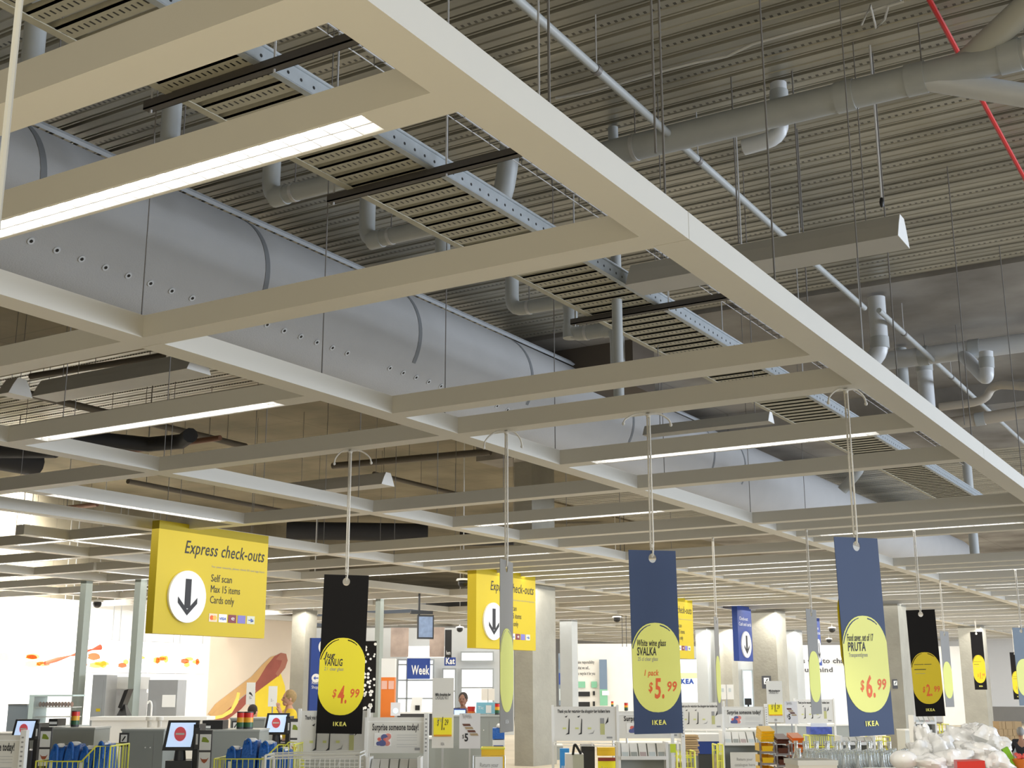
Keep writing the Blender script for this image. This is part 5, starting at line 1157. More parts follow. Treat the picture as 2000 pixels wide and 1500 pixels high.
# ---- food counter: menu boards, display case, hood
mz0, mz1 = at_x(200, 1313, XW+0.6).z, at_x(200, 1250, XW+0.6).z
MENU = mat('menu_board_lit', (1.0, 1.0, 0.98), 0.5, emit=0.8); FOODR = mat('food_red_print', (0.70, 0.16, 0.06), 0.6, emit=0.25); FOODY = mat('food_yellow_print', (0.90, 0.60, 0.12), 0.6, emit=0.5)
ed = [at_x(p_, 1280, XW+0.6).y for p_ in (-60, 30, 128, 225, 290, 345, 402)]
names = ['first lit menu board from the left edge', 'second lit menu board, with a small yellow picture', 'third lit menu board, crossed by the red drumstick picture', 'fourth lit menu board, between the two grey green posts',
         'fifth lit menu board, under the largest yellow sign', 'sixth lit menu board, with an orange food picture, next to the mural wall']
for i in range(6):
    y0, y1 = ed[i]+0.02, ed[i+1]-0.02; t = thing('menu_board', names[i], 'menu board', (XW+0.6, y0, mz0), PI/2); h = mz1-mz0
    P(t, 'light_panel', MENU, (0, y1-y0, 0, 0.06, 0, h)); P(t, 'frame_edge', INKG, (0, y1-y0, -0.002, 0.05, -0.015, 0)); P(t, 'frame_edge', INKG, (0, y1-y0, -0.002, 0.05, h, h+0.012))
    mb = MB(); rr = random.Random(i+20); L_ = y1-y0
    for q in range(5):
        cx, cz, a_, b_ = rr.uniform(.2, .8)*L_, rr.uniform(.2, .5)*h, rr.uniform(.06, .16)*L_, rr.uniform(.05, .12)*h
        mb.poly([(cx+a_*math.cos(k*PI/6)*(1+.2*math.sin(3*k)), cz+b_*math.sin(k*PI/6)) for k in range(12)], -0.005, -0.002, mi=q % 2)
    mb.build('food_picture', [FOODY, FOODR], t, loc=(0, 0, 0), smooth=False)
    P(t, 'hanger', STEEL, (0.1, 0.12, 0.02, 0.04, h, 6.95-mz0), (L_-0.12, L_-0.10, 0.02, 0.04, h, 6.95-mz0))
a = at_x(88, 1295, XW+0.66); b = at_x(196, 1264, XW+0.66)
o = MB(*a); o.tube([a, a+(b-a)*0.2, a+(b-a)*0.45, a+(b-a)*0.6, a+(b-a)*0.85, b], [0.05, 0.06, 0.015, 0.06, 0.02, 0.08], 8)
tag(o.build('food_cutout', mat('cutout_red', (0.45, 0.07, 0.03), 0.7)), 'long red drumstick cut-out mounted across the menu boards', 'decoration')
t, w_, z0, z1 = flat('display_case', 'glass food display case on the lit counter at far left', 'display case', 55, 1357, 150, 1420, 24, GLASS); h = z1-z0
P(t, 'case_base', mat('case_grey', (0.45, 0.52, 0.55), 0.4), (-w_/2, w_/2, 0, 0.8, 0, z0+0.02)); P(t, 'top_shelf', mat('pale_aqua', (0.55, 0.68, 0.68), 0.3), (-w_*0.42, w_*0.40, 0.0, 0.7, z1-0.03, z1))
P(t, 'side_panel', mat('pale_aqua', (0.55, 0.68, 0.68), 0.3), (-w_/2, -w_*0.40, 0, 0.7, z0, z1)); P(t, 'glass_front', GLASS, (-w_*0.40, w_*0.40, 0.0, 0.01, z0+0.02, z1-0.03))
for j in range(2):
    P(t, 'shelf', WPL, (-w_*0.38, w_*0.38, 0.05, 0.6, z0+h*(0.3+0.3*j), z0+h*(0.32+0.3*j)))
mb = MB(); rr = random.Random(2)
for i in range(11): mb.ell((-w_*0.34+w_*0.065*i, 0.2, z0+h*0.70), (0.03, 0.05, 0.05), 8)
tag(mb.build('pastries', mat('pastry_brown', (0.35, 0.18, 0.12), 0.7), t, loc=(0, 0, 0)), kind='stuff')
t, w_, z0, z1 = flat('steel_cabinet', 'blue grey steel cabinet at the left end of the display case', 'cabinet', 14, 1377, 52, 1420, 24.5, STEEL); P(t, 'body', mat('blue_steel', (0.28, 0.34, 0.40), 0.4), (-w_/2, w_/2, 0, 0.6, 0, z1)); P(t, 'top', STEEL, (-w_/2, w_/2, -0.02, 0.6, z1, z1+0.02))
t, w_, z0, z1 = flat('extractor_hood', 'stainless extractor hood and oven between the two grey green posts', 'hood', 216, 1322, 272, 1420, 27, STEEL); h = z1-z0
P(t, 'hood', mat('pale_steel', (0.62, 0.62, 0.60), 0.4), (-w_/2, w_/2, 0, 0.7, z1-0.25, z1)); P(t, 'filter', STEEL, (-w_*0.45, w_*0.45, 0.05, 0.6, z1-0.33, z1-0.25)); P(t, 'oven', STEEL, (-w_*0.45, w_*0.45, 0.1, 0.7, 0, z1-0.33)); P(t, 'oven_window', CHAR, (w_*0.05, w_*0.32, 0.09, 0.1, z0+h*0.3, z0+h*0.55))
t, w_, z0, z1 = flat('steel_cabinet', 'tall steel fridge left of the second grey green post', 'cabinet', 178, 1318, 205, 1420, 26, STEEL); P(t, 'body', STEEL, (-w_/2, w_/2, 0, 0.7, 0, z1)); P(t, 'door_seam', INKG, (w_*0.3, w_*0.32, -0.004, 0, 0.1, z1-0.1)); P(t, 'yellow_sticker', YEL, (-w_*.1, w_*.2, -0.006, 0, z0+.3, z0+.36))
t, w_, z0, z1 = flat('steel_cabinet', 'steel sink unit with white box right of the second grey green post', 'cabinet', 288, 1328, 345, 1420, 26, STEEL); h = z1-z0
P(t, 'body', STEEL, (-w_/2, w_/2, 0, 0.7, 0, z1)); P(t, 'white_door', PAPERW, (w_*0.0, w_*0.45, -0.01, 0, z0+h*0.42, z0+h*0.68)); MB().tube(rounded([(-w_*.3, -0.1, z0+.1), (-w_*.3, -0.1, z0+h*.5), (-w_*.38, -0.1, z0+h*.56), (-w_*.45, -0.1, z0+h*.5)], 0.08), 0.02, 8).build('tap', PAPERW, t, loc=(0, 0, 0))
t, w_, z0, z1 = flat('food_counter', 'long white food counter under the steel equipment', 'counter', 176, 1400, 400, 1500, 23, WPL); P(t, 'body', PAPERW, (-w_/2, w_/2, 0, 0.6, 0, z1-0.06)); P(t, 'counter_top', PAPERW, (-w_/2-.02, w_/2+.02, -0.03, 0.62, z1-0.06, z1))
c, w_, z0, z1 = fr(222, 1348, 248, 1400, 22.4); t = thing('register_monitor', 'black register monitor seen from the side on the food counter', 'monitor', (c.x, c.y, z0+0.02), YAW); h = z1-z0
MB().hexa([(-w_*.3, .1, h*.3), (-w_*.05, .1, h*.25), (-w_*.05, .4, h*.25), (-w_*.3, .4, h*.3), (w_*.1, .1, h*.95), (w_*.42, .1, h), (w_*.42, .4, h), (w_*.1, .4, h*.95)]).build('monitor', BLACK, t, loc=(0, 0, 0), smooth=False)
MB().hexa([(-w_*.35, .1, 0), (w_*.4, .1, 0), (w_*.4, .4, 0), (-w_*.35, .4, 0), (-w_*.1, .2, h*.4), (w_*.1, .2, h*.4), (w_*.1, .3, h*.4), (-w_*.1, .3, h*.4)]).build('stand', BLACK, t, loc=(0, 0, 0), smooth=False)
for i, px in enumerate((292, 312)):
    c, w_, z0, z1 = fr(px-7, 1400, px+7, 1422, 19); t = thing('cup_dispenser', ['left', 'right'][i]+' white cup dispenser on the grey cabinet left of the middle kiosk', 'dispenser', (c.x, c.y, 0), YAW)
    MB().lathe([(w_*.3, 0.9), (w_*.3, z1-.06), (w_*.55, z1-.05), (w_*.55, z1)], 0, 0, 12).build('body', PAPERW, t, loc=(0, 0, 0)); MB().lathe([(w_*.4, 0), (w_*.3, .9)], 0, 0, 12).build('pedestal', STEEL, t, loc=(0, 0, 0))
# ---- hot dog mural on the cafe wall
def wp(px, py): q = at_x(px, py, XW); return (q.y, q.z)
ya, za = wp(408, 1400); t = thing('hot_dog_mural', 'large hot dog picture painted on the cream cafe wall', 'mural', (XW+0.012, ya, 0), PI/2)
def mural(name, m, pts, off):
    MB().poly([(wp(a, b)[0]-ya, wp(a, b)[1]) for a, b in pts], -off, -off+0.002).build(name, m, t, loc=(0, 0, 0), smooth=False)
mural('yellow_background', mat('yellow_print', (0.80, 0.60, 0.03), 0.7), [(498, 1345), (512, 1332), (548, 1316), (556, 1340), (560, 1400), (498, 1400)], 0.002)
mural('bun_back', BUN, [(405, 1395), (420, 1375), (450, 1352), (490, 1322), (512, 1298), (528, 1283), (538, 1280), (541, 1292), (520, 1310), (500, 1332), (470, 1362), (430, 1400)], 0.005)
mural('sausage', SAUS, [(405, 1402), (430, 1392), (455, 1378), (485, 1352), (505, 1325), (520, 1300), (535, 1282), (548, 1275), (558, 1277), (561, 1290), (556, 1305), (540, 1322), (500, 1352), (470, 1385), (440, 1408), (410, 1412)], 0.008)
mural('sausage_tip', mat('sausage_tip_print', (0.36, 0.13, 0.08), 0.7), [(538, 1288), (548, 1275), (558, 1277), (561, 1290), (555, 1306), (542, 1322), (537, 1316), (546, 1302), (550, 1290)], 0.010)
mural('bun_front', BUN, [(408, 1398), (425, 1385), (445, 1368), (470, 1350), (492, 1344), (500, 1350), (478, 1356), (458, 1372), (440, 1390), (420, 1404)], 0.011)
mural('mustard', MUST, [(412, 1400), (432, 1396), (450, 1384), (460, 1362), (462, 1352), (468, 1353), (464, 1372), (452, 1392), (434, 1402), (414, 1406)], 0.013)
for px0, py0, px1, py1, lab, s_ in ((481, 1333, 498, 1376, 'left white price card hanging before the hot dog mural', '5'), (524, 1340, 541, 1380, 'right white price card hanging before the yellow part of the mural', '2.-')):
    t, w_, z0, z1 = flat('hanging_card', lab, 'price card', px0, py0, px1, py1, 21, PAPERW); h = z1-z0
    P(t, 'card', PAPERW, (-w_/2, w_/2, 0, 0.01, z0, z1)); P(t, 'pole', STEEL, (-0.01, 0.01, 0.01, 0.03, 0, z0+0.2)); text(s_, 0.06, INKG, t, -w_*0.2, z0+h*0.25, width=w_*0.3)
    if s_ == '5': MB().poly([(-w_*.2, z0+h*.5), (w_*.1, z0+h*.42), (w_*.3, z0+h*.36), (w_*.1, z0+h*.52), (-w_*.1, z0+h*.58)], -0.003, -0.001).build('picture', CHAR, t, loc=(0, 0, 0), smooth=False)
# ================================================================== lower right: racks, bins, bottles, white goods
def leaflet_rack(px0, py0, px1, py1, d, label, n, sign=None):
    t, w_, z0, z1 = flat('leaflet_rack', label, 'rack', px0, py0, px1, py1, d, WPL); h = z1-z0
    P(t, 'rack_side', WPL, (-w_/2-0.03, -w_/2, -0.02, 0.3, 0, z1+0.02)); P(t, 'rack_side', WPL, (w_/2, w_/2+0.03, -0.02, 0.3, 0, z1+0.02)); P(t, 'rack_lip', WPL, (-w_/2, w_/2, -0.06, -0.04, z0-0.02, z0+0.02))
    P(t, 'rack_back', CAB, (-w_/2, w_/2, 0.2, 0.22, z0-0.5, z1))
    rr = random.Random(int(px0))
    for i in range(n):
        x = -w_/2+w_*(i+0.5)/n; b = w_/n*0.43; lean = rr.uniform(-0.2, 0.35)
        o = MB().hexa([(x-b, -0.04, z0), (x+b, -0.04, z0), (x+b, 0.02, z0), (x-b, 0.02, z0), (x-b+lean*b, 0.10, z1), (x+b+lean*b, 0.10, z1), (x+b+lean*b, 0.16, z1), (x-b+lean*b, 0.16, z1)]).build('leaflet_stack', PAPER, t, loc=(0, 0, 0), smooth=False)
        k = h*0.32
        MB().add([(x-b*.8, -0.045+0.14*0.12, z0+h*.10), (x+b*.8, -0.045+0.14*0.12, z0+h*.10), (x+b*.8+lean*b*.4, -0.047+0.14*0.42, z0+h*.10+k), (x-b*.8+lean*b*.4, -0.047+0.14*0.42, z0+h*.10+k)], [(0, 1, 2, 3)]).build('cover_picture', [mat('grey_print', (0.5, 0.55, 0.55), 0.6), CAB, mat('rose_grey_print', (0.42, 0.34, 0.33), 0.6)][i % 3], o, loc=(0, 0, 0), smooth=False)
    if sign:
        a, b = z0-0.12, z0-0.5
        P(t, 'return_notice', PAPER, (-w_*0.36, w_*0.34, -0.01, 0.0, b+0.1, a)); text('Return your', 0.06, INKG, t, -w_*0.2, a-0.12, width=w_*0.4, y=-0.014); text('catalogue here', 0.06, INKG, t, -w_*0.26, a-0.20, width=w_*0.52, y=-0.014)
        P(t, 'blue_bin', mat('navy_bin', (0.03, 0.05, 0.18), 0.5), (-w_*0.42, w_*0.42, -0.03, 0.3, 0, b+0.08))
    return t
leaflet_rack(1212, 1453, 1300, 1480, 15.2, 'leaflet rack with leaning white brochures below the half hidden gift sign', 5)
leaflet_rack(1414, 1430, 1490, 1453, 19.6, 'leaflet rack with five brochure stacks above a return notice and a blue bin', 5, True)
leaflet_rack(1787, 1399, 1825, 1412, 24, 'small leaflet rack under the black $2.99 banner', 4, True)
leaflet_rack(722, 1484, 815, 1512, 11.6, 'leaflet rack below the gift sign right of the jug banner', 5)
leaflet_rack(1645, 1440, 1705, 1452, 18, 'leaflet rack with a grey notice under the tallest blue banner', 4, True)
def yellow_rack(px0, py0, px1, d, label, n=5):
    t, w_, z0, z1 = flat('yellow_wire_rack', label, 'rack', px0, py0, px1, 1500, d, YWIRE)
    for s_, y in (('front', 0), ('back', 0.4)):
        mb = MB()
        mb.tube([(-w_/2, y, 0), (-w_/2, y, z1), (w_/2, y, z1), (w_/2, y, 0)], 0.014, 6)
        for i in range(1, n): mb.cyl((-w_/2+w_*i/n, y, 0.1), (-w_/2+w_*i/n, y, z1), 0.006, 5)
        z = 0.2
        while z < z1-0.05: mb.cyl((-w_/2, y, z), (w_/2, y, z), 0.008, 5); z += 0.13
        mb.build(s_+'_frame', YWIRE, t, loc=(0, 0, 0))
    mb = MB()
    for x in (-w_/2, w_/2): mb.cyl((x, 0, z1), (x, 0.4, z1), 0.012, 6); mb.cyl((x, 0, 0.3), (x, 0.4, 0.3), 0.012, 6)
    mb.build('side_bars', YWIRE, t, loc=(0, 0, 0)); P(t, 'packed_goods', mat('mixed_goods', (0.30, 0.26, 0.16), 0.7, var=0.8, scale=14), (-w_*0.42, w_*0.42, 0.05, 0.36, 0.1, z1-0.14)); return t
yellow_rack(1322, 1468, 1357, 17, 'yellow wire rack with packed goods right of the blue wine glass banner foot')
yellow_rack(1401, 1455, 1412, 18.6, 'narrow yellow wire rack at the left of the rack with five brochure stacks', 3)
yellow_rack(1583, 1437, 1632, 20, 'yellow wire rack behind the orange bin stack', 6)
yellow_rack(1706, 1440, 1740, 22, 'yellow wire rack left of the grey pillar foot', 4)
yellow_rack(1838, 1415, 1856, 26, 'far yellow wire rack right of the small leaflet rack', 3)
t, w_, z0, z1 = flat('card_offcuts', 'stack of brown card sheets beside the yellow rack', 'cardboard', 1338, 1435, 1364, 1476, 17.6, CARD)
for i in range(9): zz = z0+(z1-z0)*i/9; P(t, 'card_sheet', CARD, (-w_*.5+.01*(i % 3), w_*.45+.012*((i*2) % 3), 0.02*(i % 2), 0.3, zz, zz+(z1-z0)/9*0.8))
P(t, 'stand', CAB, (-w_*.4, w_*.4, 0.05, 0.25, 0, z0))
t, w_, z0, z1 = flat('dark_counter', 'dark blue topped checkout counter left of the narrow yellow rack', 'checkout counter', 1364, 1444, 1411, 1500, 20.3, CHAR)
P(t, 'body', mat('near_black_grey', (0.05, 0.055, 0.055), 0.5), (-w_/2, w_/2, 0, 0.6, 0, z1-0.22)); P(t, 'blue_band', BLUE, (-w_/2, w_/2, -0.01, 0.6, z1-0.22, z1-0.03)); P(t, 'worktop', PAPERW, (-w_/2-0.25, w_/2, -0.02, 0.62, z1-0.03, z1+0.08))
t, w_, z0, z1 = flat('white_machine', 'white and grey till machine in the wire rack under the pictogram sign', 'machine', 1105, 1464, 1140, 1510, 15.6, WPL)
P(t, 'body', WPL, (-w_/2, w_/2, 0, 0.3, 0, z1-0.05)); P(t, 'side', mat('pale_green_grey', (0.55, 0.57, 0.48), 0.5), (-w_*.1, w_*.5, -0.01, 0, 0, z1-0.06)); MB().tube(rounded([(-w_*.1, 0, z1-.06), (0, -.02, z1+.08), (w_*.35, 0, z1-.05)], .05), 0.015, 8).build('black_handle', BLACK, t, loc=(0, 0, 0))
t, w_, z0, z1 = flat('blue_bag_stand', 'bright blue bag with white letters hanging in the wire rack by the big pillar', 'shopping bag', 1094, 1462, 1112, 1510, 16.2, BAG)
P(t, 'bag_body', mat('azure_bag', (0.03, 0.28, 0.70), 0.4), (-w_/2, w_/2, 0, 0.12, 0, z1)); text('IK', 0.1, PAPERW, t, -w_*.4, z0+0.02, width=w_*.7)
t, w_, z0, z1 = flat('black_bin', 'tall black bin behind the white till machine', 'bin', 1136, 1455, 1162, 1510, 16.6, BLACK); MB().hexa([(-w_*.45, 0, 0), (w_*.45, 0, 0), (w_*.45, .3, 0), (-w_*.45, .3, 0), (-w_*.5, 0, z1), (w_*.5, 0, z1), (w_*.5, .3, z1), (-w_*.5, .3, z1)]).build('bin_body', BLACK, t, loc=(0, 0, 0), smooth=False)
t, w_, z0, z1 = flat('yellow_bag_rack', 'yellow bag stand with red edge and lettering, below the pictogram sign', 'rack', 1168, 1460, 1202, 1512, 16.1, YPL)
P(t, 'panel', YELB, (-w_/2, w_/2, 0, 0.05, 0, z1-0.12)); P(t, 'bag_top', YPL, (-w_/2, w_/2, 0.02, 0.2, z1-0.1, z1)); P(t, 'red_edge', mat('dark_red', (0.25, 0.03, 0.02), 0.5), (-w_/2, w_/2, -0.01, 0.0, z1-0.16, z1-0.12)); text('I can ye', 0.08, INKG, t, -w_*.3, z0+0.04, width=w_*.6)
t, w_, z0, z1 = flat('lime_tag', 'lime green hang tag on the rack post beside the blue wine glass banner foot', 'tag', 1309, 1453, 1320, 1470, 16, YWIRE); P(t, 'tag', mat('lime', (0.60, 0.72, 0.05), 0.5), (-w_/2, w_/2, 0, 0.01, z0, z1)); P(t, 'post', WPL, (-0.02, 0.02, 0.01, 0.04, 0, z1+0.2))
# long rows of counters that close the view at the bottom
for px0, py0, px1, d, m, lab in ((1062, 1455, 1100, 30, CAB, 'far grey counter just right of the big concrete pillar'), (1205, 1450, 1330, 25, CAB, 'far grey counter behind the blue wine glass banner'),
                                 (1330, 1424, 1500, 30, mat('pale_counter', (0.55, 0.56, 0.52), 0.6), 'long pale counter behind the small complete gift sign'), (1500, 1415, 1680, 31, CAB, 'long grey counter behind the bin stacks'),
                                 (1770, 1425, 1900, 32, mat('pale_counter', (0.55, 0.56, 0.52), 0.6), 'long pale counter right of the grey pillar'), (500, 1440, 850, 20, CAB, 'long grey counter behind the jug banner signs'),
                                 (-40, 1432, 80, 17, CAB, 'grey counter at the far left edge')):
    t, w_, z0, z1 = flat('checkout_counter', lab, 'checkout counter', px0, py0, px1, 1500, d, m); P(t, 'body', m, (-w_/2, w_/2, 0, 0.7, 0, z1-0.03)); P(t, 'worktop', PAPER, (-w_/2, w_/2, -0.02, 0.72, z1-0.03, z1))
t, w_, z0, z1 = flat('blue_goods_box', 'blue box of small goods behind the orange bin stack', 'box', 1583, 1420, 1625, 1434, 21, BLUE); P(t, 'box', mat('mixed_blue', (0.08, 0.12, 0.45), 0.6, var=0.8, scale=12), (-w_/2, w_/2, 0, 0.3, z0, z1)); P(t, 'stand', CAB, (-w_*.45, w_*.45, 0.02, 0.28, 0, z0)); P(t, 'white_header', PAPERW, (-w_*.4, w_*.35, 0.1, 0.12, z1, z1+0.06))
# ---- stacked open-front bins
def bin_stack(px0, px1, pytop, d, colour, cname, n, label_where, fan):
    c, w_, z0, z1 = fr(px0, pytop, px1, 1500, d); base = Vector((c.x, c.y, 0)); hstep = 0.115
    nfull = int(z1/hstep); words = ['topmost', 'second', 'third', 'fourth', 'fifth', 'sixth', 'seventh', 'eighth', 'ninth']
    FR = mat('bin_grey', (0.22, 0.19, 0.18), 0.5)
    b0 = thing('stacking_bin', 'topmost %s open-front bin of %s' % (cname, label_where), 'storage bin', (base.x, base.y, z1-hstep), YAW)
    hw = w_/2
    P(b0, 'front_frame', FR, (-hw, -hw+0.018, 0, 0.012, 0, hstep-0.006), (hw-0.018, hw, 0, 0.012, 0, hstep-0.006), (-hw+0.018, hw-0.018, 0, 0.012, 0, 0.02))
    P(b0, 'tray', colour, (-hw+0.018, hw-0.018, 0.004, 0.3, 0.02, 0.028), (-hw+0.01, -hw+0.018, 0.013, 0.3, 0.02, hstep-0.02), (hw-0.018, hw-0.01, 0.013, 0.3, 0.02, hstep-0.02), (-hw+0.018, hw-0.018, 0.29, 0.3, 0.028, hstep-0.02))
    MB().hexa([(-hw+.03, .0, .022), (hw-.03, .0, .022), (hw-.03, .006, .022), (-hw+.03, .006, .022), (-hw+.018, -.03, .075), (hw-.018, -.03, .075), (hw-.018, -.024, .075), (-hw+.018, -.024, .075)]).build('scoop_lip', colour, b0, loc=(0, 0, 0), smooth=False)
    for i in range(1, nfull):
        if i < 9: lab = '%s %s open-front bin from the top of %s' % (words[i], cname, label_where)
        else: lab = 'low %s open-front bin of %s, below the picture edge' % (cname, label_where)
        o = dup(b0, (base.x, base.y, z1-hstep*(i+1)))
        o['label'] = lab
        if i >= 6: break
    P(thing('bin_plinth', 'grey plinth under %s' % label_where, 'plinth', (base.x, base.y, 0), YAW), 'plinth_body', CAB, (-hw, hw, 0.0, 0.3, 0, max(0.05, z1-hstep*(min(nfull-1, 6)+1))))
    f0 = thing('spare_tray', 'front loose %s tray fanned on top of %s' % (cname, label_where), 'tray', (base.x, base.y, z1), YAW)
    MB().hexa([(-hw*.8, 0, 0.0), (hw*.9, 0, 0.0), (hw*.9, .28, .04), (-hw*.8, .28, .04), (-hw*.8, -.02, .02), (hw*.9, -.02, .02), (hw*.9, .26, .065), (-hw*.8, .26, .065)]).build('tray_shell', colour, f0, loc=(0, 0, 0), smooth=False)
    for i in range(1, fan):
        p_ = base+HR*0.012*i+HF*0.04*i; o = dup(f0, (p_.x, p_.y, z1+0.028*i)); o['label'] = '%s loose %s tray from the front, on top of %s' % (words[i], cname, label_where)
bin_stack(1484, 1514, 1449, 13.5, YPL, 'yellow', 6, 'the left bin stack', 4)
bin_stack(1516, 1543, 1453, 13.5, BROWN, 'dark brown', 6, 'the middle bin stack', 2)
bin_stack(1546, 1572, 1451, 13.5, ORNG, 'orange', 6, 'the right bin stack', 2)
# ---- glass bottles on a table
for px_, py_, dd_, pw_ in ((1880, 1450, 7.1, 130), (1690, 1475, 8.4, 160)):  # added fill lights that brighten the white heap and the bottles
    s_ = bpy.data.lights.new('table_fill_light', 'SPOT'); s_.energy = pw_; s_.spot_size = 0.7; s_.spot_blend = 0.5; s_.shadow_soft_size = 0.1; s_.color = (1, 0.97, 0.92)
    o = bpy.data.objects.new('table_fill_light', s_); C.objects.link(o); q = at_d(px_, py_, dd_); o.location = (q.x+0.3, q.y-1.6, 3.7); o.rotation_euler = (q-o.location).to_track_quat('-Z', 'Y').to_euler()
bt, w_, z0, z1 = flat('bottle_table', 'pale table carrying the rows of clear glass bottles', 'table', 1580, 1500, 1820, 1560, 8.2, WPL)
ztop = Z(1650, 1465, 8.3)-0.26
P(bt, 'table_top', WPL, (-0.42, 0.62, -0.3, 2.1, ztop-0.04, ztop)); P(bt, 'apron', PAPER, (-0.39, 0.59, -0.27, 2.05, ztop-0.14, ztop-0.04))
for x in (-0.36, 0.56):
    for y in (-0.28, 2.0): P(bt, 'leg', STEEL, (x-0.025, x+0.025, y-0.025, y+0.025, 0, ztop-0.14))
bottle = MB().lathe([(0.030, 0), (0.033, 0.01), (0.034, 0.11), (0.030, 0.15), (0.014, 0.19), (0.0125, 0.245), (0.016, 0.248), (0.016, 0.262), (0.011, 0.262), (0.010, 0.19), (0.028, 0.14), (0.030, 0.02), (0.001, 0.012)], 0, 0, 12)
rr = random.Random(8); first = None; btc = Vector(bt.location)
for r_ in range(9):
    for c_ in range(12):
        x = -0.36+c_*0.078+(0.04 if r_ % 2 else 0)+rr.uniform(-.006, .006); y = -0.2+r_*0.088+rr.uniform(-.006, .006)
        if r_ > 6:
            if c_ > 8: continue
            y += 1.0; x += 0.24
        p_ = btc+HR*x+HF*y
        if first is None:
            first = bottle.build('glass_bottle', GLASS, None, loc=(p_.x, p_.y, ztop)); o = first
        else:
            o = first.copy(); C.objects.link(o); o.location = (p_.x, p_.y, ztop)
        if r_ < 7: tag(o, 'clear glass bottle in the near block of bottles on the pale table', 'bottle', 'near block of clear glass bottles')
        else: tag(o, 'clear glass bottle in the far row of bottles behind the main block', 'bottle', 'far rows of clear glass bottles')
c = at_d(1597, 1487, 6.6); t = thing('cream_box', 'cream cardboard box top in front of the glass bottles', 'box', (c.x, c.y, 0), YAW+0.1)
P(t, 'box_body', mat('cream_card', (0.75, 0.70, 0.62), 0.6), (-0.10, 0.10, 0, 0.22, 0, c.z-0.01)); P(t, 'box_lid', PAPER, (-0.105, 0.105, -0.004, 0.225, c.z-0.02, c.z+0.005)); P(t, 'dark_tab', INKG, (0.01, 0.02, 0.08, 0.09, c.z+0.005, c.z+0.008))
# ---- white bundles heaped in a display bin
BUND = mat('white_plastic_wrap', (0.90, 0.89, 0.88), 0.25, var=0.03, scale=5, bump=0.25, bscale=14)
dbin, w_, z0, z1 = flat('display_bin', 'display bin heaped with white wrapped bundles, lower right', 'display bin', 1745, 1500, 1975, 1560, 7.0, WPL)
zb = Z(1850, 1510, 7.0)
P(dbin, 'bin_walls', WPL, (-0.34, -0.32, -0.3, 0.5, 0.0, zb), (0.32, 0.34, -0.3, 0.5, 0.0, zb), (-0.32, 0.32, -0.3, -0.28, 0.0, zb), (-0.32, 0.32, 0.48, 0.5, 0.0, zb)); P(dbin, 'bin_floor', WPL, (-0.32, 0.32, -0.28, 0.48, zb-0.12, zb-0.10))
BW_ = [(1765, 1484, 6.75, .062, .040, 0.0, 'round glossy white bundle at the left end of the heap'), (1795, 1470, 7.0, .06, .05, .3, 'white bundle above and right of the round left one'),
       (1808, 1448, 7.15, .045, .07, -.35, 'pointed white bundle sticking up at the left of the heap'), (1838, 1462, 7.1, .07, .065, .1, 'pale rounded bundle in the middle left of the heap'),
       (1875, 1446, 7.25, .085, .055, .2, 'large bundle in the middle of the heap'), (1908, 1432, 7.3, .055, .042, .45, 'topmost long white bundle of the heap'),
       (1926, 1440, 7.2, .07, .05, .5, 'bright white bundle sloping right from the top'), (1950, 1462, 7.15, .06, .05, .4, 'white bundle low on the right slope of the heap'),
       (1905, 1470, 6.9, .085, .05, .1, 'broad white bundle below the top of the heap'), (1860, 1484, 6.8, .075, .045, -.1, 'front middle white bundle at the bottom edge'),
       (1815, 1494, 6.75, .07, .04, .1, 'front left white bundle at the bottom edge'), (1950, 1492, 6.8, .06, .04, .2, 'front right white bundle at the bottom edge'), (1888, 1424, 7.45, .03, .02, 0, 'small greyish bundle just left of the topmost one')]
for i, (px, py, d, rx_, rz2, tl, lab) in enumerate(BW_):
    c = at_d(px, py, d); k = 2.0 if i else 1.0
    rx2 = rx_*1.15; o = MB(c.x, c.y, c.z).ell(c, (rx2, rx2*0.9, rz2*1.2), 36, rz=YAW, tilt=tl, lump=0.06 if i else 0.02, seed=i, power=0.9, crumple=0.42 if i else 0.0).build('wrapped_bundle', BUND)
    tag(o, lab, 'bundle')
c = at_d(1899, 1494, 6.45); t = thing('red_box', 'red plastic box top in front of the white bundles', 'box', (c.x, c.y, 0), YAW-0.1); MB().hexa([(-.08, 0, .2), (.07, 0, .2), (.07, .12, .2), (-.08, .12, .2), (-.072, .0, c.z+.015), (.062, .0, c.z+.02), (.055, .12, c.z+.022), (-.06, .12, c.z+.018)]).build('box_body', RED, t, loc=(0, 0, 0), smooth=False); P(t, 'box_foot', CAB, (-.06, .05, .01, .11, 0, .2))
c = at_d(1941, 1449, 7.2); tag(MB(c.x, c.y, c.z).ell(c, (0.018, 0.02, 0.022), 10, lump=.2).build('blue_label', BLUE), 'small blue label on the right slope of the white heap', 'label')
c = at_d(1982, 1487, 6.9); t = thing('green_tray', 'green plastic tray standing on edge at the right edge', 'tray', (c.x, c.y, c.z), YAW); MB().hexa([(-.06, 0, .06), (-.03, 0, .075), (-.03, .02, .075), (-.06, .02, .06), (.0, 0, -.10), (.05, 0, -.09), (.05, .02, -.09), (.0, .02, -.10)]).build('tray', mat('leaf_green_plastic', (0.22, 0.48, 0.02), 0.4), t, loc=(0, 0, 0), smooth=False)
c = at_d(1996, 1482, 6.9); t = thing('red_bowl', 'orange red bowl of small red packets at the right edge', 'bowl', (c.x, c.y, c.z-0.03), YAW); MB().lathe([(0.03, -0.02), (0.055, 0.03), (0.05, 0.028), (0.028, -0.012)], 0, 0, 16).build('bowl', ORNG, t, loc=(0, 0, 0))
mb = MB(); rr = random.Random(9)
for i in range(16): mb.ell((rr.uniform(-.035, .035), rr.uniform(-.035, .035), 0.035+rr.uniform(0, .02)), (.012, .012, .01), 7)
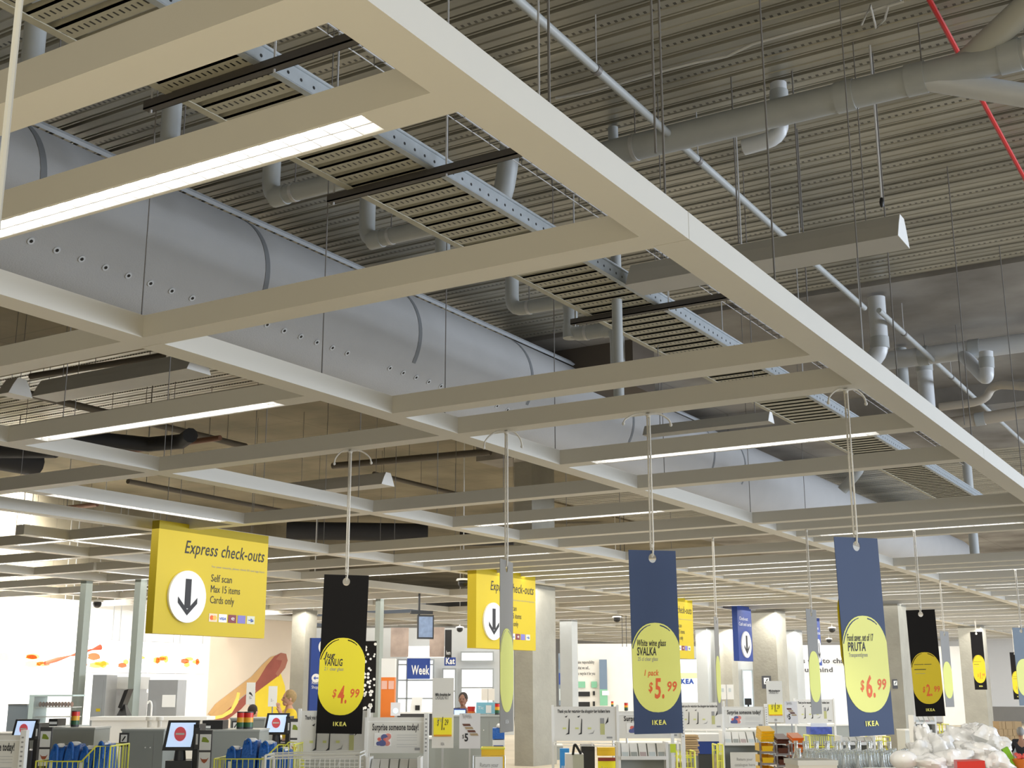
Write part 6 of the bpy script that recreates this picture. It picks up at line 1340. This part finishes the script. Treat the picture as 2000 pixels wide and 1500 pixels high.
tag(mb.build('red_packets', mat('coral_red', (0.80, 0.12, 0.10), 0.4), t, loc=(0, 0, 0)), kind='stuff')
P(thing('goods_table', 'low table under the green tray and red bowl at the right edge', 'table', (c.x, c.y, 0), YAW), 'table_body', CAB, (-.06, .2, 0.0, .3, 0, c.z-0.055))
# cardboard boxes behind
k = 0
for r_, (py0, py1, xs) in enumerate([(1409, 1424, (1951, 1964, 1996)), (1424, 1437, (1942, 1960, 1978, 1996)), (1437, 1450, (1946, 1964, 1982, 1999))]):
    for a, b in zip(xs[:-1], xs[1:]):
        c, w_, z0, z1 = fr(a, py0, b, py1, 20); z0 = 1.6+(Z(1960, 1450, 20)-1.6)*1.0 if False else z0
        t = thing('cardboard_box', 'brown cardboard box, %s in the %s row of the stack at the right edge' % (['first', 'second', 'third'][xs.index(a)], ['top', 'middle', 'bottom'][r_]), 'box', (c.x, c.y, z0), YAW)
        P(t, 'carton', CARD, (-w_/2+.003, w_/2-.003, 0, 0.25, 0, z1-z0-0.002)); P(t, 'tape', mat('packing_tape', (0.45, 0.30, 0.14), 0.4), (-w_*.08, w_*.08, -0.002, 0, 0, z1-z0-0.002))
c, w_, z0, z1 = fr(1940, 1450, 2010, 1500, 20); P(thing('pallet_table', 'table under the stack of cardboard boxes', 'table', (c.x, c.y, 0), YAW), 'table_body', CAB, (-w_/2, w_/2, 0, .4, 0, z1))
# ---- people
def person(loc, heading, hgt, hair_m, shirt_m, skin_m, label, seated=False, raise_arm=True, hairlen=0.0, sleeve=0.5):
    t = thing('person', label, 'person', loc, heading); s = hgt/1.7
    J = {'pelvis': (0, 0, .95), 'waist': (0, 0, 1.10), 'chest': (0, 0.0, 1.30), 'neck': (0, 0.0, 1.45), 'jaw': (0, -0.015, 1.53),
         'shL': (-.17, 0, 1.39), 'shR': (.17, 0, 1.39), 'elL': (-.23, -.05, 1.12), 'elR': (.25, -.12, 1.14),
         'haL': (-.20, -.25, 1.02), 'haR': (.10, -.18, 1.42) if raise_arm else (.20, -.25, 1.02),
         'hipL': (-.09, 0, .90), 'hipR': (.09, 0, .90), 'knL': (-.10, -.02, .50), 'knR': (.10, -.02, .50), 'anL': (-.10, .02, .08), 'anR': (.10, .02, .08), 'toL': (-.11, -.14, .03), 'toR': (.11, -.14, .03)}
    if seated:
        for k_ in ('knL', 'knR'): J[k_] = (J[k_][0], -.42, .92)
        for k_ in ('anL', 'anR'): J[k_] = (J[k_][0], -.42, .50)
        for k_ in ('toL', 'toR'): J[k_] = (J[k_][0], -.56, .46)
    Rr = {'pelvis': .13, 'waist': .12, 'chest': .13, 'neck': .052, 'jaw': .05, 'shL': .062, 'shR': .062, 'elL': .042, 'elR': .042, 'haL': .028, 'haR': .028, 'hipL': .09, 'hipR': .09, 'knL': .06, 'knR': .06, 'anL': .04, 'anR': .04, 'toL': .035, 'toR': .035}
    E_ = [('pelvis', 'waist'), ('waist', 'chest'), ('chest', 'neck'), ('neck', 'jaw'), ('chest', 'shL'), ('chest', 'shR'), ('shL', 'elL'), ('shR', 'elR'), ('elL', 'haL'), ('elR', 'haR'),
          ('pelvis', 'hipL'), ('pelvis', 'hipR'), ('hipL', 'knL'), ('hipR', 'knR'), ('knL', 'anL'), ('knR', 'anR'), ('anL', 'toL'), ('anR', 'toR')]
    def skin(keys, edges, rad, m, name, parent):
        idx = {k_: i for i, k_ in enumerate(keys)}
        me = bpy.data.meshes.new(name); me.from_pydata([tuple(c_*s for c_ in J[k_]) for k_ in keys], [(idx[a], idx[b]) for a, b in edges], [])
        o = bpy.data.objects.new(name, me); C.objects.link(o)
        o.modifiers.new('skin', 'SKIN'); sm = o.modifiers.new('sub', 'SUBSURF'); sm.levels = 2
        for i, k_ in enumerate(keys): v = me.skin_vertices[0].data[i]; v.radius = (rad[k_]*s, rad[k_]*s*(0.75 if k_ in ('chest', 'waist', 'pelvis') else 1)); v.use_root = (i == 0)
        bpy.context.view_layer.update(); m2 = bpy.data.meshes.new_from_object(o.evaluated_get(bpy.context.evaluated_depsgraph_get()))
        bpy.data.objects.remove(o); m2.materials.clear(); m2.materials.append(m); m2.shade_smooth()
        o2 = bpy.data.objects.new(name, m2); C.objects.link(o2); o2.parent = parent; return o2
    # fingers as extra joints
    for sd in ('L', 'R'):
        hx, hy, hz = J['ha'+sd]; ex, ey, ez = J['el'+sd]; d = Vector((hx-ex, hy-ey, hz-ez)).normalized(); sx = 1 if sd == 'R' else -1
        side = d.cross(Vector((0, 0, 1))); side = side.normalized() if side.length > .1 else Vector((1, 0, 0))
        J['pa'+sd] = tuple(Vector((hx, hy, hz))+d*0.055); Rr['pa'+sd] = .030; E_.append(('ha'+sd, 'pa'+sd))
        for f in range(4):
            a = 'f%d%s' % (f, sd); b = 'g%d%s' % (f, sd); off = side*(f-1.5)*0.019; ln = (.07, .08, .075, .06)[f]
            J[a] = tuple(Vector(J['pa'+sd])+off+d*0.045); J[b] = tuple(Vector(J['pa'+sd])+off*1.1+d*(0.045+ln*0.7)+Vector((0, 0.015, -0.012)))
            Rr[a] = .0095; Rr[b] = .0085; E_.append(('pa'+sd, a)); E_.append((a, b))
        J['th'+sd] = tuple(Vector((hx, hy, hz))+d*0.05-side*0.05); Rr['th'+sd] = .011; E_.append(('ha'+sd, 'th'+sd))
    body = skin(list(J.keys()), E_, Rr, skin_m, 'body', t)
    ck = ['chest', 'waist', 'pelvis', 'shL', 'shR', 'elL', 'elR']; R2 = {k_: Rr[k_]+.014 for k_ in ck}
    skin(ck, [('chest', 'waist'), ('waist', 'pelvis'), ('chest', 'shL'), ('chest', 'shR'), ('shL', 'elL'), ('shR', 'elR')], R2, shirt_m, 'shirt', t)
    tk = ['pelvis', 'hipL', 'hipR', 'knL', 'knR', 'anL', 'anR']; R3 = {k_: Rr[k_]+.014 for k_ in tk}
    skin(tk, [('pelvis', 'hipL'), ('pelvis', 'hipR'), ('hipL', 'knL'), ('hipR', 'knR'), ('knL', 'anL'), ('knR', 'anR')], R3, SHIRTD, 'trousers', t)
    hc = Vector((0, -.02, 1.60))*s; mb = MB(); mb.ell(hc, (.075*s, .095*s, .115*s), 22); mb.ell(hc+Vector((0, -.095, -.015))*s, (.014*s, .022*s, .022*s), 10)
    for sx in (-1, 1): mb.ell(hc+Vector((sx*.077, .005, -.01))*s, (.012*s, .02*s, .03*s), 8)
    mb.ell(hc+Vector((0, -.05, -.075))*s, (.045*s, .04*s, .035*s), 12); mb.build('head', skin_m, body, loc=(0, 0, 0))
    for sx in (-1, 1): MB().ell(hc+Vector((sx*.03, -.085, .012))*s, (.013*s, .008*s, .008*s), 8).build('eye', BLACK, body, loc=(0, 0, 0))
    MB().ell(hc+Vector((0, -.088, -.062))*s, (.024*s, .008*s, .007*s), 8).build('mouth', mat('lip', (0.35, 0.10, 0.08), 0.5), body, loc=(0, 0, 0))
    hb = MB(); hb.ell(hc+Vector((0, .022, .028))*s, (.09*s, .10*s, .112*s), 20, lump=.06, seed=3)
    if hairlen: hb.ell(hc+Vector((0, .06, -.06-hairlen/2))*s, (.075*s, .05*s, (.08+hairlen)*s), 16, lump=.05)
    hb.build('hair', hair_m, t, loc=(0, 0, 0)); return t
def put(px, pytop, d, hgt, ang, hair_m, shirt_m, skin_m, label, **k):
    c = at_d(px, pytop, d); hh = c.z; lift = max(0.0, hh-hgt*1.02); return person((c.x, c.y, lift if k.get('seated') else 0.0), YAW+ang, hgt if k.get('seated') else hh/1.02, hair_m, shirt_m, skin_m, label, **k)
put(567, 1347, 18.2, 1.6, -1.1, BLOND, SHIRTY, SKIN, 'person with short blonde hair in a yellow shirt standing behind the farther kiosk')
put(494, 1376, 19.5, 1.35, 2.6, HAIRD, SHIRTY, SKIN, 'person with dark hair seen from behind, before the hot dog mural', raise_arm=False)
put(905, 1352, 21.5, 1.6, -0.2, HAIRD, SHIRTD, SKIND, 'dark haired cashier resting a hand against the face behind the long counter')
put(1992, 1420, 19, 1.1, 2.8, mat('grey_hair', (0.35, 0.34, 0.33), 0.7), SHIRTD, SKIN, 'person in dark clothing at the right edge among the cardboard boxes', raise_arm=False)
# ---- security camera domes on the ceiling grid
for px, py, lab in ((905, 1137, 'dark security dome left of the second yellow sign'), (1205, 1208, 'dark security dome left of the blue wine glass banner'), (612, 1203, 'dark security dome above the tall blue sign'),
                    (898, 1228, 'small dark security dome right of the black picture panel'), (1625, 1229, 'dark security dome left of the tallest blue banner'), (1619, 1250, 'smaller dark security dome under the one left of the tallest banner'),
                    (190, 1178, 'dark security dome by the leftmost grey green post'), (1405, 1264, 'small dark security dome left of the blue cash sign')):
    p = at_z(px, py, ZG-0.12 if py < 1215 else ZG-0.2)
    t = thing('security_dome', lab, 'camera', (p.x, p.y, p.z)); MB().ell((0, 0, -0.02), (0.11, 0.11, 0.10), 14).build('dome_glass', BLACK, t, loc=(0, 0, 0)); MB().lathe([(0.15, 0.03), (0.13, 0.07), (0.03, 0.09), (0.012, 0.1), (0.012, topz(p.x, p.y)-p.z)], 0, 0, 14).build('dome_base', WPL, t, loc=(0, 0, 0))
